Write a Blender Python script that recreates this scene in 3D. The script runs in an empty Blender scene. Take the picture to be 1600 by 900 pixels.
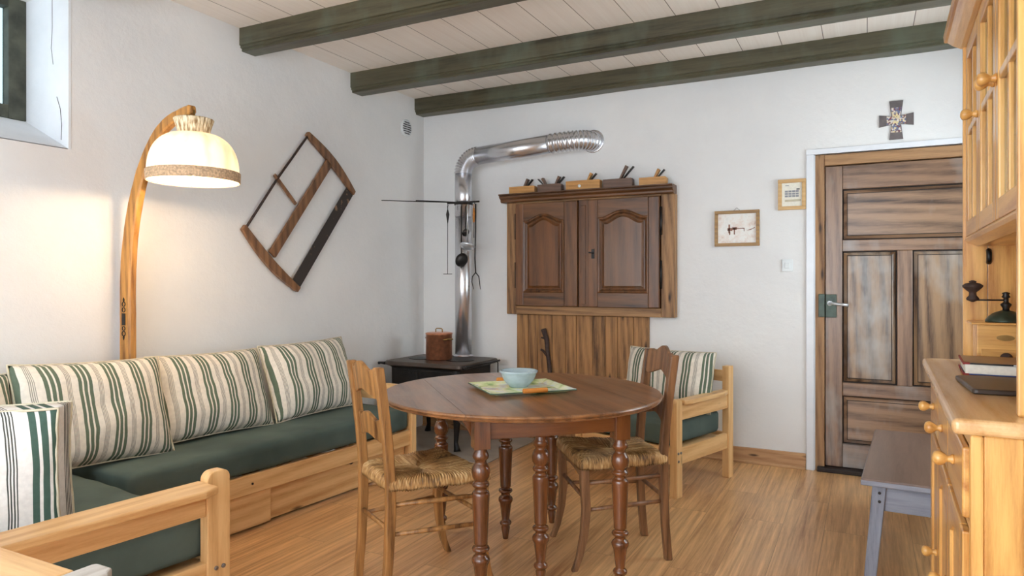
import bpy, bmesh, math, random
from mathutils import Vector, Matrix, noise
random.seed(7)
PI = math.pi
R = math.radians
sc = bpy.context.scene
COL = sc.collection

# ---------------------------------------------------------------- camera, world, exposure
cam = bpy.data.cameras.new('camera'); cam.lens = 24.3; cam.sensor_width = 36; cam.sensor_fit = 'HORIZONTAL'
cam.shift_y = -10 / 1600; cam.clip_start = .02
camo = bpy.data.objects.new('camera', cam); COL.objects.link(camo)
camo.location = (0, 0, 1.23); camo.rotation_euler = (PI / 2, 0, R(27.2)); sc.camera = camo
sc.view_settings.view_transform = 'Standard'; sc.view_settings.look = 'None'
sc.view_settings.gamma = 1; sc.view_settings.use_curve_mapping = False
sc.view_settings.exposure = 0.68
w = bpy.data.worlds.new('sky'); sc.world = w; w.use_nodes = True
bg = w.node_tree.nodes['Background']; bg.inputs[0].default_value = (.82, .91, 1, 1); bg.inputs[1].default_value = 4.7
BULB_POWER = 14.5

# ---------------------------------------------------------------- materials
def S(r, g, b):
    f = lambda c: (c / 255 / 12.92) if c / 255 <= .04045 else ((c / 255 + .055) / 1.055) ** 2.4
    return (f(r), f(g), f(b), 1)
class NT:
    def __init__(s, name):
        s.m = bpy.data.materials.new(name); s.m.use_nodes = True; s.t = s.m.node_tree
        s.b = s.t.nodes['Principled BSDF']
    def n(s, typ, ins=None, **kw):
        x = s.t.nodes.new(typ)
        for k, v in kw.items(): setattr(x, k, v)
        for k, v in (ins or {}).items():
            if isinstance(v, bpy.types.NodeSocket): s.t.links.new(v, x.inputs[k])
            else: x.inputs[k].default_value = v
        return x
    def link(s, a, b): s.t.links.new(a, b)
    def coords(s, scale=(1, 1, 1), rot=(0, 0, 0), rnd=True):
        tc = s.n('ShaderNodeTexCoord'); mp = s.n('ShaderNodeMapping', {'Vector': tc.outputs['Object'], 'Scale': scale, 'Rotation': rot})
        if rnd:
            oi = s.n('ShaderNodeObjectInfo'); mu = s.n('ShaderNodeMath', {0: oi.outputs['Random'], 1: 13.7}, operation='MULTIPLY')
            s.link(mu.outputs[0], mp.inputs['Location'])
        return mp.outputs[0]
    def ramp(s, fac, stops, interp='LINEAR'):
        r = s.n('ShaderNodeValToRGB', {'Fac': fac}); cr = r.color_ramp; cr.interpolation = interp
        while len(cr.elements) < len(stops): cr.elements.new(.5)
        for e, (p, c) in zip(cr.elements, stops): e.position = p; e.color = c
        return r.outputs[0]
    def mix(s, fac, a, b, mode='MIX'):
        x = s.n('ShaderNodeMix', data_type='RGBA', blend_type=mode)
        for i, v in ((0, fac), (6, a), (7, b)):
            if isinstance(v, bpy.types.NodeSocket): s.link(v, x.inputs[i])
            else: x.inputs[i].default_value = v
        return x.outputs[2]
    def bump(s, h, strength=.2, dist=.01):
        b = s.n('ShaderNodeBump', {'Height': h, 'Strength': strength, 'Distance': dist}); s.link(b.outputs[0], s.b.inputs['Normal'])
    def fin(s, col, rough=.5, metal=0, coat=0):
        if isinstance(col, bpy.types.NodeSocket): s.link(col, s.b.inputs['Base Color'])
        else: s.b.inputs['Base Color'].default_value = col
        s.b.inputs['Roughness'].default_value = rough; s.b.inputs['Metallic'].default_value = metal
        s.b.inputs['Coat Weight'].default_value = coat; s.b.inputs['Coat Roughness'].default_value = .25
        return s.m
def plain(name, c, rough=.5, metal=0, var=.12, sc_=18, bumpy=0):
    t = NT(name); v = t.coords()
    nz = t.n('ShaderNodeTexNoise', {'Vector': v, 'Scale': sc_, 'Detail': 4})
    dk = tuple(x * (1 - var * 2.2) for x in c[:3]) + (1,)
    col = t.ramp(nz.outputs[0], [(.3, dk), (.7, c)])
    if bumpy: t.bump(nz.outputs[0], bumpy)
    return t.fin(col, rough, metal)
def wood(name, light, dark, axis='z', rough=.42, grain=1, knots=0, blotch=None, coat=0, ring=.5, bumpv=.12):
    t = NT(name); k = 10 * grain; a = .07
    scl = {'x': (k * a, k, k), 'y': (k, k * a, k), 'z': (k, k, k * a)}[axis]
    v = t.coords(scl)
    n1 = t.n('ShaderNodeTexNoise', {'Vector': v, 'Scale': 1.1, 'Detail': 4, 'Roughness': .55, 'Distortion': .5})
    wv = t.n('ShaderNodeTexWave', {'Vector': v, 'Scale': 1.0, 'Distortion': 5, 'Detail': 2, 'Detail Scale': .7, 'Detail Roughness': .4}, wave_type='BANDS', bands_direction='DIAGONAL')
    n2 = t.n('ShaderNodeTexNoise', {'Vector': v, 'Scale': 7, 'Detail': 5, 'Roughness': .75})
    m1 = t.mix(ring * .45, n1.outputs[0], wv.outputs[0]); m2 = t.mix(.45, m1, n2.outputs[0])
    mid = tuple(a_ * .55 + b_ * .45 for a_, b_ in zip(light, dark))
    col = t.ramp(m2, [(.33, dark), (.46, mid), (.60, light)])
    if blotch:
        v2 = t.coords((2.2, 2.2, 1.1)); nb = t.n('ShaderNodeTexNoise', {'Vector': v2, 'Scale': 1.6, 'Detail': 4, 'Roughness': .6})
        f = t.ramp(nb.outputs[0], [(.5, (0, 0, 0, 1)), (.72, (.75, .75, .75, 1))]); col = t.mix(f, col, blotch)
    if knots:
        tc = t.coords({'x': (2.4, 9, 9), 'y': (9, 2.4, 9), 'z': (9, 9, 2.4)}[axis])
        vo = t.n('ShaderNodeTexVoronoi', {'Vector': tc, 'Scale': knots})
        f = t.ramp(vo.outputs['Distance'], [(.05, (1, 1, 1, 1)), (.14, (0, 0, 0, 1))])
        col = t.mix(f, col, tuple(x * .28 for x in dark[:3]) + (1,))
    t.bump(m2, bumpv, .006)
    return t.fin(col, rough, 0, coat)

def planks(name, light, dark, along='y', width=.18, length=1.3, rough=.4, gap=(.05, .03, .02, 1), mort=.003, blotch=None, tint=.5, streak=1):
    t = NT(name); tc = t.n('ShaderNodeTexCoord')
    mp = t.n('ShaderNodeMapping', {'Vector': tc.outputs['Object'], 'Rotation': (0, 0, R(90) if along == 'y' else 0)})
    br = t.n('ShaderNodeTexBrick', {'Vector': mp.outputs[0], 'Color1': (0, 0, 0, 1), 'Color2': (1, 1, 1, 1), 'Mortar': (.5, .5, .5, 1), 'Scale': 1, 'Mortar Size': mort, 'Mortar Smooth': .3, 'Bias': 0, 'Brick Width': length, 'Row Height': width}, offset=.37)
    sh = t.n('ShaderNodeVectorMath', {0: br.outputs[0], 1: (7, 7, 7)}, operation='MULTIPLY')
    ad = t.n('ShaderNodeVectorMath', {0: mp.outputs[0], 1: sh.outputs[0]}, operation='ADD')
    m2 = t.n('ShaderNodeMapping', {'Vector': ad.outputs[0], 'Scale': (.55 * streak, 15, 1)})
    n1 = t.n('ShaderNodeTexNoise', {'Vector': m2.outputs[0], 'Scale': 1.6, 'Detail': 6, 'Roughness': .62, 'Distortion': 1.1})
    n3 = t.n('ShaderNodeTexNoise', {'Vector': mp.outputs[0], 'Scale': 2.1, 'Detail': 5, 'Roughness': .65})
    f = t.mix(.28 * tint, n1.outputs[0], br.outputs[0]); n4 = t.n('ShaderNodeTexNoise', {'Vector': m2.outputs[0], 'Scale': 6, 'Detail': 4, 'Roughness': .75}); f = t.mix(.25, f, n3.outputs[0]); f = t.mix(.3, f, n4.outputs[0])
    col = t.ramp(f, [(.33, dark), (.62, light)])
    if blotch:
        fb = t.ramp(n3.outputs[0], [(.5, (0, 0, 0, 1)), (.75, (.5, .5, .5, 1))]); col = t.mix(fb, col, blotch)
    col = t.mix(br.outputs['Fac'], col, gap)
    inv = t.n('ShaderNodeMath', {0: 1.0, 1: br.outputs['Fac']}, operation='SUBTRACT')
    t.bump(inv.outputs[0], .25, .003)
    return t.fin(col, rough)

def plaster(name, c, c2):
    t = NT(name); v = t.coords(rnd=False)
    n1 = t.n('ShaderNodeTexNoise', {'Vector': v, 'Scale': 1.3, 'Detail': 5, 'Roughness': .6})
    n2 = t.n('ShaderNodeTexNoise', {'Vector': v, 'Scale': 9, 'Detail': 6, 'Roughness': .7})
    col = t.ramp(n1.outputs[0], [(.35, c2), (.65, c)])
    t.bump(n2.outputs[0], .22, .02)
    return t.fin(col, .85)

def stripes(name, base, green, grey, period=.122, off=0.0, wide=1.0):
    t = NT(name); tc = t.n('ShaderNodeTexCoord'); sp = t.n('ShaderNodeSeparateXYZ', {0: tc.outputs['Object']})
    nz = t.n('ShaderNodeTexNoise', {'Vector': tc.outputs['Object'], 'Scale': 3, 'Detail': 1})
    wob = t.n('ShaderNodeMath', {0: nz.outputs[0], 1: .012, 2: 5 + off}, operation='MULTIPLY_ADD')
    sy_ = t.n('ShaderNodeMath', {0: sp.outputs[1], 1: .25 if period < .15 else .9, 2: wob.outputs[0]}, operation='MULTIPLY_ADD'); ax = t.n('ShaderNodeMath', {0: sp.outputs[0], 1: sy_.outputs[0]}, operation='ADD')
    dv = t.n('ShaderNodeMath', {0: ax.outputs[0], 1: period}, operation='DIVIDE'); fr = t.n('ShaderNodeMath', {0: dv.outputs[0]}, operation='FRACT')
    st = [(0, base)]; p = .08
    for k in range(3): st += [(p, green), (p + .11 * wide, base)]; p += .11 * wide + .055
    p += .13
    for k in range(4): st += [(p, grey), (p + .022, base)]; p += .045
    col = t.ramp(fr.outputs[0], st, 'CONSTANT')
    wv = t.n('ShaderNodeTexNoise', {'Vector': tc.outputs['Object'], 'Scale': 320, 'Detail': 1}); t.bump(wv.outputs[0], .15, .002)
    n3 = t.n('ShaderNodeTexNoise', {'Vector': tc.outputs['Object'], 'Scale': 60, 'Detail': 3})
    shade = t.ramp(n3.outputs[0], [(.3, (.86, .86, .86, 1)), (.7, (1, 1, 1, 1))])
    return t.fin(t.mix(1, col, shade, 'MULTIPLY'), .9)

M = {}
M['wall'] = plaster('painted plaster', S(236, 235, 233), S(228, 227, 226))
M['reveal'] = plaster('whiter bluish plaster', S(240, 242, 245), S(222, 225, 230))  # same plaster as the walls in a whiter, bluer tint
M['floor'] = planks('oak floorboards', S(244, 196, 138), S(146, 92, 50), 'y', .19, 1.25, .33, gap=S(140, 98, 62), mort=.001, tint=.5, blotch=S(168, 132, 100))
M['ceil'] = planks('painted ceiling boards', S(248, 240, 230), S(236, 224, 212), 'y', .245, 9, .6, gap=S(120, 100, 84), mort=.0025, tint=.9, streak=.5)
M['beam'] = wood('dark olive painted beam', S(92, 87, 66), S(46, 41, 29), 'x', .42, .8, blotch=S(96, 104, 88), ring=.25)
M['hearth'] = plain('stone hearth', S(176, 166, 154), .6, sc_=5)
for a in 'xyz':
    M['pine' + a] = wood('light pine ' + a, S(236, 194, 136), S(200, 144, 86), a, .38, 1, knots=1.1)
    M['hutch' + a] = wood('honey pine ' + a, S(236, 184, 106), S(180, 114, 48), a, .28, 1, coat=.4)
    M['walnut' + a] = wood('dark walnut ' + a, S(126, 84, 50), S(56, 34, 18), a, .34, .9, coat=.3, ring=.3)
    M['chair' + a] = wood('worn beech ' + a, S(178, 128, 74), S(78, 46, 22), a, .38, 1.3)
    M['grey' + a] = wood('grey painted wood ' + a, S(150, 155, 168), S(98, 102, 116), a, .4, 1, ring=.3)
    M['table' + a] = wood('polished cherry ' + a, S(122, 72, 38), S(58, 30, 14), a, .2, .8, coat=.6, ring=.35)
M['hutchtop'] = wood('pale pine worktop', S(234, 192, 138), S(200, 148, 92), 'y', .25, .8, coat=.5)
M['tabletop'] = wood('worn cherry top', S(160, 110, 68), S(80, 48, 26), 'y', .28, .8, coat=.6, ring=.3, blotch=S(150, 118, 90))
M['chair2'] = wood('greyish brown beech', S(146, 104, 70), S(72, 46, 28), 'z', .4, 1.2)
M['door'] = wood('aged oak door', S(146, 112, 86), S(62, 40, 30), 'z', .33, 1.1, blotch=S(160, 156, 150), coat=.3, ring=.45)
M['doorx'] = wood('aged oak door rails', S(146, 112, 86), S(64, 42, 30), 'x', .33, 1.1, blotch=S(156, 150, 146), coat=.3, ring=.45)
M['doorpanel'] = wood('aged oak door panels', S(158, 124, 90), S(60, 38, 26), 'z', .3, .8, blotch=S(172, 168, 162), coat=.3, ring=.7)
M['doorpanelx'] = wood('aged oak wide door panels', S(158, 124, 96), S(60, 40, 28), 'x', .3, .8, blotch=S(168, 162, 158), coat=.3, ring=.7)
M['groove'] = plain('dark shadow gap wood', S(40, 26, 20), .6)
M['frame'] = wood('rough oak door frame', S(176, 134, 92), S(112, 76, 46), 'z', .55, 1.2, knots=1.3)
M['framex'] = wood('rough oak door lintel', S(176, 134, 92), S(112, 76, 46), 'x', .55, 1.2, knots=1.3)
M['cupframex'] = wood('rough oak surround rails', S(170, 128, 84), S(90, 58, 34), 'x', .55, 1.1, knots=1.2)
M['cupboard'] = wood('antique walnut', S(122, 78, 44), S(44, 26, 14), 'z', .38, 1, coat=.15, ring=.35)
M['cupboardx'] = wood('antique walnut rails', S(120, 78, 44), S(44, 26, 14), 'x', .38, 1, coat=.15, ring=.35)
M['cuppanel'] = wood('antique walnut panel', S(124, 76, 38), S(60, 34, 16), 'z', .35, .6, coat=.15, ring=.4)
M['cuppanel2'] = wood('faded walnut panel', S(118, 78, 48), S(54, 34, 20), 'z', .3, .6, coat=.25, ring=.4, blotch=S(140, 136, 120))
M['cupframe'] = wood('rough oak surround', S(172, 128, 84), S(70, 44, 24), 'z', .55, 1.3, knots=1.2)
M['panel'] = wood('weathered larch boards', S(176, 128, 78), S(78, 50, 26), 'z', .6, 1.1, knots=1.0, ring=.5)
M['skirt'] = wood('pine skirting', S(204, 162, 118), S(160, 112, 72), 'x', .5, 1, knots=1.4)
M['white'] = plain('white gloss paint', S(232, 234, 238), .35, var=.02)
M['black'] = plain('black cast iron', S(34, 32, 32), .42, .3, .25)
M['irontop'] = plain('rusty grey iron plate', S(96, 84, 76), .45, .3, .2, 8)
M['iron'] = plain('dark wrought iron', S(62, 58, 56), .4, .7, .2)
M['steel'] = plain('polished tin', S(206, 208, 210), .25, .6, .08)
M['screw'] = plain('zinc screw', S(150, 150, 152), .3, .9)
M['galv'] = plain('galvanised steel', S(226, 226, 230), .27, .88, .05, 9)
M['copper'] = plain('hammered copper', S(240, 166, 128), .3, .88, .12, 40, .25)
M['brass'] = plain('aged brass', S(176, 140, 84), .35, .8)
M['green'] = None
t = NT('dark green cotton'); v = t.coords()
n1 = t.n('ShaderNodeTexNoise', {'Vector': v, 'Scale': 3, 'Detail': 5}); n2 = t.n('ShaderNodeTexNoise', {'Vector': v, 'Scale': 260})
t.bump(n2.outputs[0], .15, .002); M['green'] = t.fin(t.ramp(n1.outputs[0], [(.3, S(64, 80, 76)), (.7, S(90, 106, 99))]), .85)
CREAM, GRN, GRY = S(236, 228, 214), S(100, 114, 94), S(150, 146, 134)
M['stripe'] = stripes('green striped ticking', CREAM, GRN, GRY)
M['stripe2'] = stripes('bold green striped ticking', S(232, 228, 222), S(66, 92, 80), S(70, 72, 66), .2, .03, 1.0)
M['piping'] = plain('cream piping', S(216, 206, 180), .9)
for nm, scl_ in (('rushx', (150, 7, 30)), ('rushy', (7, 150, 30))):
    t = NT('woven rush ' + nm); nz = t.n('ShaderNodeTexNoise', {'Vector': t.coords(scl_, rnd=False), 'Scale': 1, 'Detail': 3}); n2 = t.n('ShaderNodeTexNoise', {'Vector': t.coords((9, 9, 9), rnd=False), 'Scale': 1, 'Detail': 3})
    t.bump(nz.outputs[0], .5, .004); M[nm] = t.fin(t.ramp(t.mix(.4, nz.outputs[0], n2.outputs[0]), [(.34, S(88, 60, 32)), (.5, S(176, 132, 78)), (.66, S(224, 192, 140))]), .55)
t = NT('glass pane'); t.b.inputs['Transmission Weight'].default_value = 1; M['glass'] = t.fin((.9, .96, .93, 1), .02)
t.b.inputs['IOR'].default_value = 1.1
def winglass(name, c):
    t = NT(name); tp = t.n('ShaderNodeBsdfTransparent', {'Color': c}); gl = t.n('ShaderNodeBsdfGlossy', {'Roughness': .05}); mx = t.n('ShaderNodeMixShader', {0: .06, 1: tp.outputs[0], 2: gl.outputs[0]})
    t.link(mx.outputs[0], t.t.nodes['Material Output'].inputs[0]); M[name] = t.m
winglass('clearglass', (.95, .97, .96, 1)); winglass('dimmingglass', (.40, .44, .44, 1))  # second pane tint darkened to dim the daylight on the reveal
# lampshade fabric
t = NT('pleated lampshade fabric'); t.fin(S(250, 236, 212), .9)
tc = t.n('ShaderNodeTexCoord'); nz = t.n('ShaderNodeTexNoise', {'Vector': tc.outputs['Object'], 'Scale': 16, 'Detail': 4})
mp = t.n('ShaderNodeMapping', {'Vector': tc.outputs['Object'], 'Scale': (1, 1, .3)}); t.link(mp.outputs[0], nz.inputs['Vector']); nz.inputs['Scale'].default_value = 26
tr = t.n('ShaderNodeBsdfTranslucent', {'Color': t.ramp(nz.outputs[0], [(.38, (.62, .42, .25, 1)), (.55, (1, .88, .70, 1))])}); df = t.n('ShaderNodeBsdfDiffuse', {'Color': S(250, 236, 212)})
mx = t.n('ShaderNodeMixShader', {0: .115, 1: df.outputs[0], 2: tr.outputs[0]})
em = t.n('ShaderNodeEmission', {'Color': (1, .8, .56, 1), 'Strength': .06}); ad = t.n('ShaderNodeAddShader', {0: mx.outputs[0], 1: em.outputs[0]})
t.link(ad.outputs[0], t.t.nodes['Material Output'].inputs[0]); M['shade'] = t.m
t = NT('gathered linen collar'); tc = t.n('ShaderNodeTexCoord'); mp = t.n('ShaderNodeMapping', {'Vector': tc.outputs['Object'], 'Scale': (1, 1, .12)}); nz = t.n('ShaderNodeTexNoise', {'Vector': mp.outputs[0], 'Scale': 90, 'Detail': 3})
M['collar'] = t.fin(t.ramp(nz.outputs[0], [(.36, S(150, 120, 84)), (.5, S(206, 186, 150)), (.62, S(236, 224, 196))]), .9)
M['fringe'] = plain('brown lace band', S(226, 190, 152), .9, var=.24, sc_=110)
t = NT('bulb glow'); t.fin((1, 1, 1, 1)); t.b.inputs['Emission Color'].default_value = (1, .82, .55, 1); t.b.inputs['Emission Strength'].default_value = 20; M['bulb'] = t.m
M['ceramic'] = plain('blue grey stoneware glaze', S(176, 194, 200), .15, 0, .08, 30)
t = NT('floral enamel tray'); v = t.coords(); nz = t.n('ShaderNodeTexNoise', {'Vector': v, 'Scale': 12, 'Detail': 3})
M['tray'] = t.fin(t.ramp(nz.outputs[0], [(.32, S(120, 160, 110)), (.42, S(206, 220, 160)), (.52, S(236, 238, 200)), (.6, S(214, 224, 226)), (.68, S(226, 190, 150)), (.75, S(150, 170, 190))]), .25)
M['trayrim'] = plain('green tray rim', S(86, 110, 92), .35)
M['orange'] = wood('orange varnished wood', S(214, 140, 62), S(190, 112, 44), 'x', .25, 2)
M['paper'] = plain('book pages', S(240, 236, 222), .8, var=.05, sc_=90)
M['cover'] = plain('brown photo book cover', S(150, 118, 90), .35)
M['red'] = plain('dark red cloth', S(150, 42, 38), .6)
M['navy'] = plain('blue cloth', S(56, 70, 120), .6)
M['leather'] = plain('dark brown leather', S(70, 58, 50), .35, var=.1)
M['enamel'] = plain('green hammered enamel', S(62, 76, 62), .35, .3, .25, 30)
t = NT('sepia print'); v = t.coords(rnd=False); nz = t.n('ShaderNodeTexNoise', {'Vector': v, 'Scale': 11, 'Detail': 6, 'Roughness': .7})
M['sepia'] = t.fin(t.ramp(nz.outputs[0], [(.3, S(178, 140, 120)), (.42, S(218, 200, 186)), (.55, S(226, 222, 214)), (.7, S(210, 206, 198))]), .3)
M['ink'] = plain('sepia ink', S(146, 100, 82), .6)
M['inkgrey'] = plain('grey print', S(150, 152, 158), .6)
M['inkdark'] = plain('dark print', S(60, 62, 66), .6)
M['tape'] = plain('beige band', S(206, 196, 168), .6)
M['oakframe'] = wood('golden picture frame', S(168, 124, 56), S(118, 82, 32), 'x', .4, 2)
M['beechframe'] = wood('pale beech frame', S(212, 172, 112), S(190, 144, 84), 'x', .4, 2)
M['plastic'] = plain('white plastic', S(226, 230, 230), .35, var=.02)
M['bronze'] = plain('dark bronze', S(122, 114, 114), .4, .6)
t = NT('enamelled scenes'); v = t.coords(rnd=False); vo = t.n('ShaderNodeTexVoronoi', {'Vector': v, 'Scale': 110})
M['icon'] = t.fin(t.ramp(vo.outputs['Color'], [(.1, S(120, 80, 90)), (.3, S(214, 200, 180)), (.5, S(226, 210, 160)), (.65, S(110, 120, 150)), (.8, S(222, 216, 210)), (.95, S(150, 70, 70))], 'CONSTANT'), .3)
M['twig'] = plain('dark bark', S(74, 54, 46), .7, 0, .3, 40, .4)
M['plane1'] = wood('golden beech block', S(206, 152, 86), S(158, 104, 50), 'x', .45, 2)
M['plane2'] = wood('dark pear block', S(120, 92, 76), S(74, 54, 42), 'x', .5, 2)
M['winframe'] = plain('old green brown window wood', S(86, 88, 74), .6, 0, .3, 12)

# ---------------------------------------------------------------- mesh builder
class MB:
    def __init__(s): s.bm = bmesh.new()
    def faces(s, geom_before): return s.bm.faces[geom_before:]
    def poly(s, vs, fs, smooth=False, mi=0):
        v = [s.bm.verts.new(p) for p in vs]
        for f in fs:
            try:
                q = s.bm.faces.new([v[i] for i in f]); q.smooth = smooth; q.material_index = mi
            except ValueError: pass
        return s
    def box(s, x0, x1, y0, y1, z0, z1, mi=0):
        vs = [(x, y, z) for z in (z0, z1) for y in (y0, y1) for x in (x0, x1)]
        return s.poly(vs, [(0, 2, 3, 1), (4, 5, 7, 6), (0, 1, 5, 4), (2, 6, 7, 3), (0, 4, 6, 2), (1, 3, 7, 5)], mi=mi)
    def bar(s, p0, p1, w, t, up=(0, 0, 1), w1=None, t1=None):
        p0, p1 = Vector(p0), Vector(p1); d = (p1 - p0).normalized(); u = Vector(up)
        a = d.cross(u).normalized(); b = a.cross(d).normalized(); w1 = w1 or w; t1 = t1 or t
        vs = []
        for p, ww, tt in ((p0, w, t), (p1, w1, t1)):
            for i, j in ((-1, -1), (1, -1), (1, 1), (-1, 1)): vs.append(p + a * i * ww / 2 + b * j * tt / 2)
        return s.poly(vs, [(3, 2, 1, 0), (4, 5, 6, 7), (0, 1, 5, 4), (1, 2, 6, 5), (2, 3, 7, 6), (3, 0, 4, 7)])
    def loft(s, rings, closed=True, caps=True, smooth=True, mi=0):
        n = len(rings[0]); vs = [s.bm.verts.new(p) for r in rings for p in r]
        for k in range(len(rings) - 1):
            for i in range(n if closed else n - 1):
                j = (i + 1) % n
                f = s.bm.faces.new((vs[k * n + i], vs[k * n + j], vs[(k + 1) * n + j], vs[(k + 1) * n + i])); f.smooth = smooth; f.material_index = mi
        if caps:
            f = s.bm.faces.new(vs[:n][::-1]); f.material_index = mi; f = s.bm.faces.new(vs[-n:]); f.material_index = mi
        return s
    def tube(s, pts, r, seg=12, flat=1.0, caps=True):
        pts = [Vector(p) for p in pts]; n = len(pts); rr = r if isinstance(r, (list, tuple)) else [r] * n
        rings = []; a = None
        for i, p in enumerate(pts):
            d = (pts[min(i + 1, n - 1)] - pts[max(i - 1, 0)]).normalized()
            if a is None:
                a = d.cross(Vector((0, 0, 1)))
                if a.length < .1: a = d.cross(Vector((0, 1, 0)))
            a = (a - d * a.dot(d)).normalized(); b = d.cross(a)
            rings.append([p + (a * math.cos(2 * PI * k / seg) + b * math.sin(2 * PI * k / seg) * flat) * rr[i] for k in range(seg)])
        return s.loft(rings, caps=caps)
    def lathe(s, prof, c=(0, 0, 0), seg=28, mat=None, wob=None, caps=True):
        rings = []
        for i, (r, z) in enumerate(prof):
            ring = []
            for k in range(seg):
                th = 2 * PI * k / seg; q = r * (1 + (wob(th, i) if wob else 0))
                p = Vector((q * math.cos(th), q * math.sin(th), z))
                if mat: p = mat @ p
                ring.append(p + Vector(c))
            rings.append(ring)
        return s.loft(rings, caps=caps)
    def prism(s, pts, plane, lo, hi, smooth=False):
        def P(p, q):
            return {'xz': (p[0], q, p[1]), 'yz': (q, p[0], p[1]), 'xy': (p[0], p[1], q)}[plane]
        n = len(pts); vs = [P(p, lo) for p in pts] + [P(p, hi) for p in pts]
        return s.poly(vs, [tuple(range(n)), tuple(range(2 * n - 1, n - 1, -1))] + [(i, i + n, (i + 1) % n + n, (i + 1) % n) for i in range(n)])
    def split(s, name, mats, parent=None, bev=0, seg=2):
        """one object per separate piece"""
        s.bm.verts.index_update(); s.bm.faces.index_update(); seen = set(); outs = []
        for f0 in s.bm.faces:
            if f0 in seen: continue
            st = [f0]; seen.add(f0); isl = []
            while st:
                f = st.pop(); isl.append(f)
                for v in f.verts:
                    for g in v.link_faces:
                        if g not in seen: seen.add(g); st.append(g)
            n = MB(); vm = {}
            for f in isl:
                for v in f.verts:
                    if v not in vm: vm[v] = n.bm.verts.new(v.co)
                q = n.bm.faces.new([vm[v] for v in f.verts]); q.smooth = f.smooth; q.material_index = f.material_index
            outs.append(n)
        s.bm.free()
        return [n.build(name, mats, parent, bev, seg) for n in outs]
    def build(s, name, mats, parent=None, bev=0, seg=2, loc=None, rot=None):
        bmesh.ops.recalc_face_normals(s.bm, faces=s.bm.faces[:])
        me = bpy.data.meshes.new(name); s.bm.to_mesh(me); s.bm.free()
        for m in (mats if isinstance(mats, list) else [mats]): me.materials.append(M[m] if isinstance(m, str) else m)
        o = bpy.data.objects.new(name, me); COL.objects.link(o)
        if parent: o.parent = parent
        if loc: o.location = loc
        if rot: o.rotation_euler = rot
        if bev:
            b = o.modifiers.new('bevel', 'BEVEL'); b.width = bev; b.segments = seg; b.limit_method = 'ANGLE'; b.angle_limit = R(40)
        return o
def tag(o, label, cat, group=None):
    o['label'] = label; o['category'] = cat
    if group: o['group'] = group
    return o
def thing(name, label, cat, loc=(0, 0, 0), rz=0, group=None):
    o = bpy.data.objects.new(name, None); COL.objects.link(o); o.empty_display_size = .05
    o.location = loc; o.rotation_euler = (0, 0, rz); return tag(o, label, cat, group)
def struct(o): o['kind'] = 'structure'; return o
def soft_box(x0, x1, y0, y1, z0, z1, r=.03, n=(30, 14, 6), amp=.004, fr=4, seed=0):
    mb = MB(); idx = {}
    def pos(i, j, k):
        key = (i, j, k)
        if key in idx: return idx[key]
        p = Vector((x0 + (x1 - x0) * i / n[0], y0 + (y1 - y0) * j / n[1], z0 + (z1 - z0) * k / n[2]))
        q = Vector((min(max(p.x, x0 + r), x1 - r), min(max(p.y, y0 + r), y1 - r), min(max(p.z, z0 + r), z1 - r)))
        d = p - q
        if d.length > 0: p = q + d.normalized() * r
        nv = noise.noise(p * fr + Vector((seed, 0, 0))) + .5 * noise.noise(p * fr * 3)
        p = p + (p - Vector(((x0 + x1) / 2, (y0 + y1) / 2, z0 - 1))).normalized() * nv * amp
        idx[key] = mb.bm.verts.new(p); return idx[key]
    def quad(a, b, c, d): f = mb.bm.faces.new((a, b, c, d)); f.smooth = True
    for i in range(n[0]):
        for j in range(n[1]):
            for k in (0, n[2]): quad(pos(i, j, k), pos(i + 1, j, k), pos(i + 1, j + 1, k), pos(i, j + 1, k))
    for i in range(n[0]):
        for k in range(n[2]):
            for j in (0, n[1]): quad(pos(i, j, k), pos(i + 1, j, k), pos(i + 1, j, k + 1), pos(i, j, k + 1))
    for j in range(n[1]):
        for k in range(n[2]):
            for i in (0, n[0]): quad(pos(i, j, k), pos(i, j + 1, k), pos(i, j + 1, k + 1), pos(i, j, k + 1))
    return mb
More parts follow.
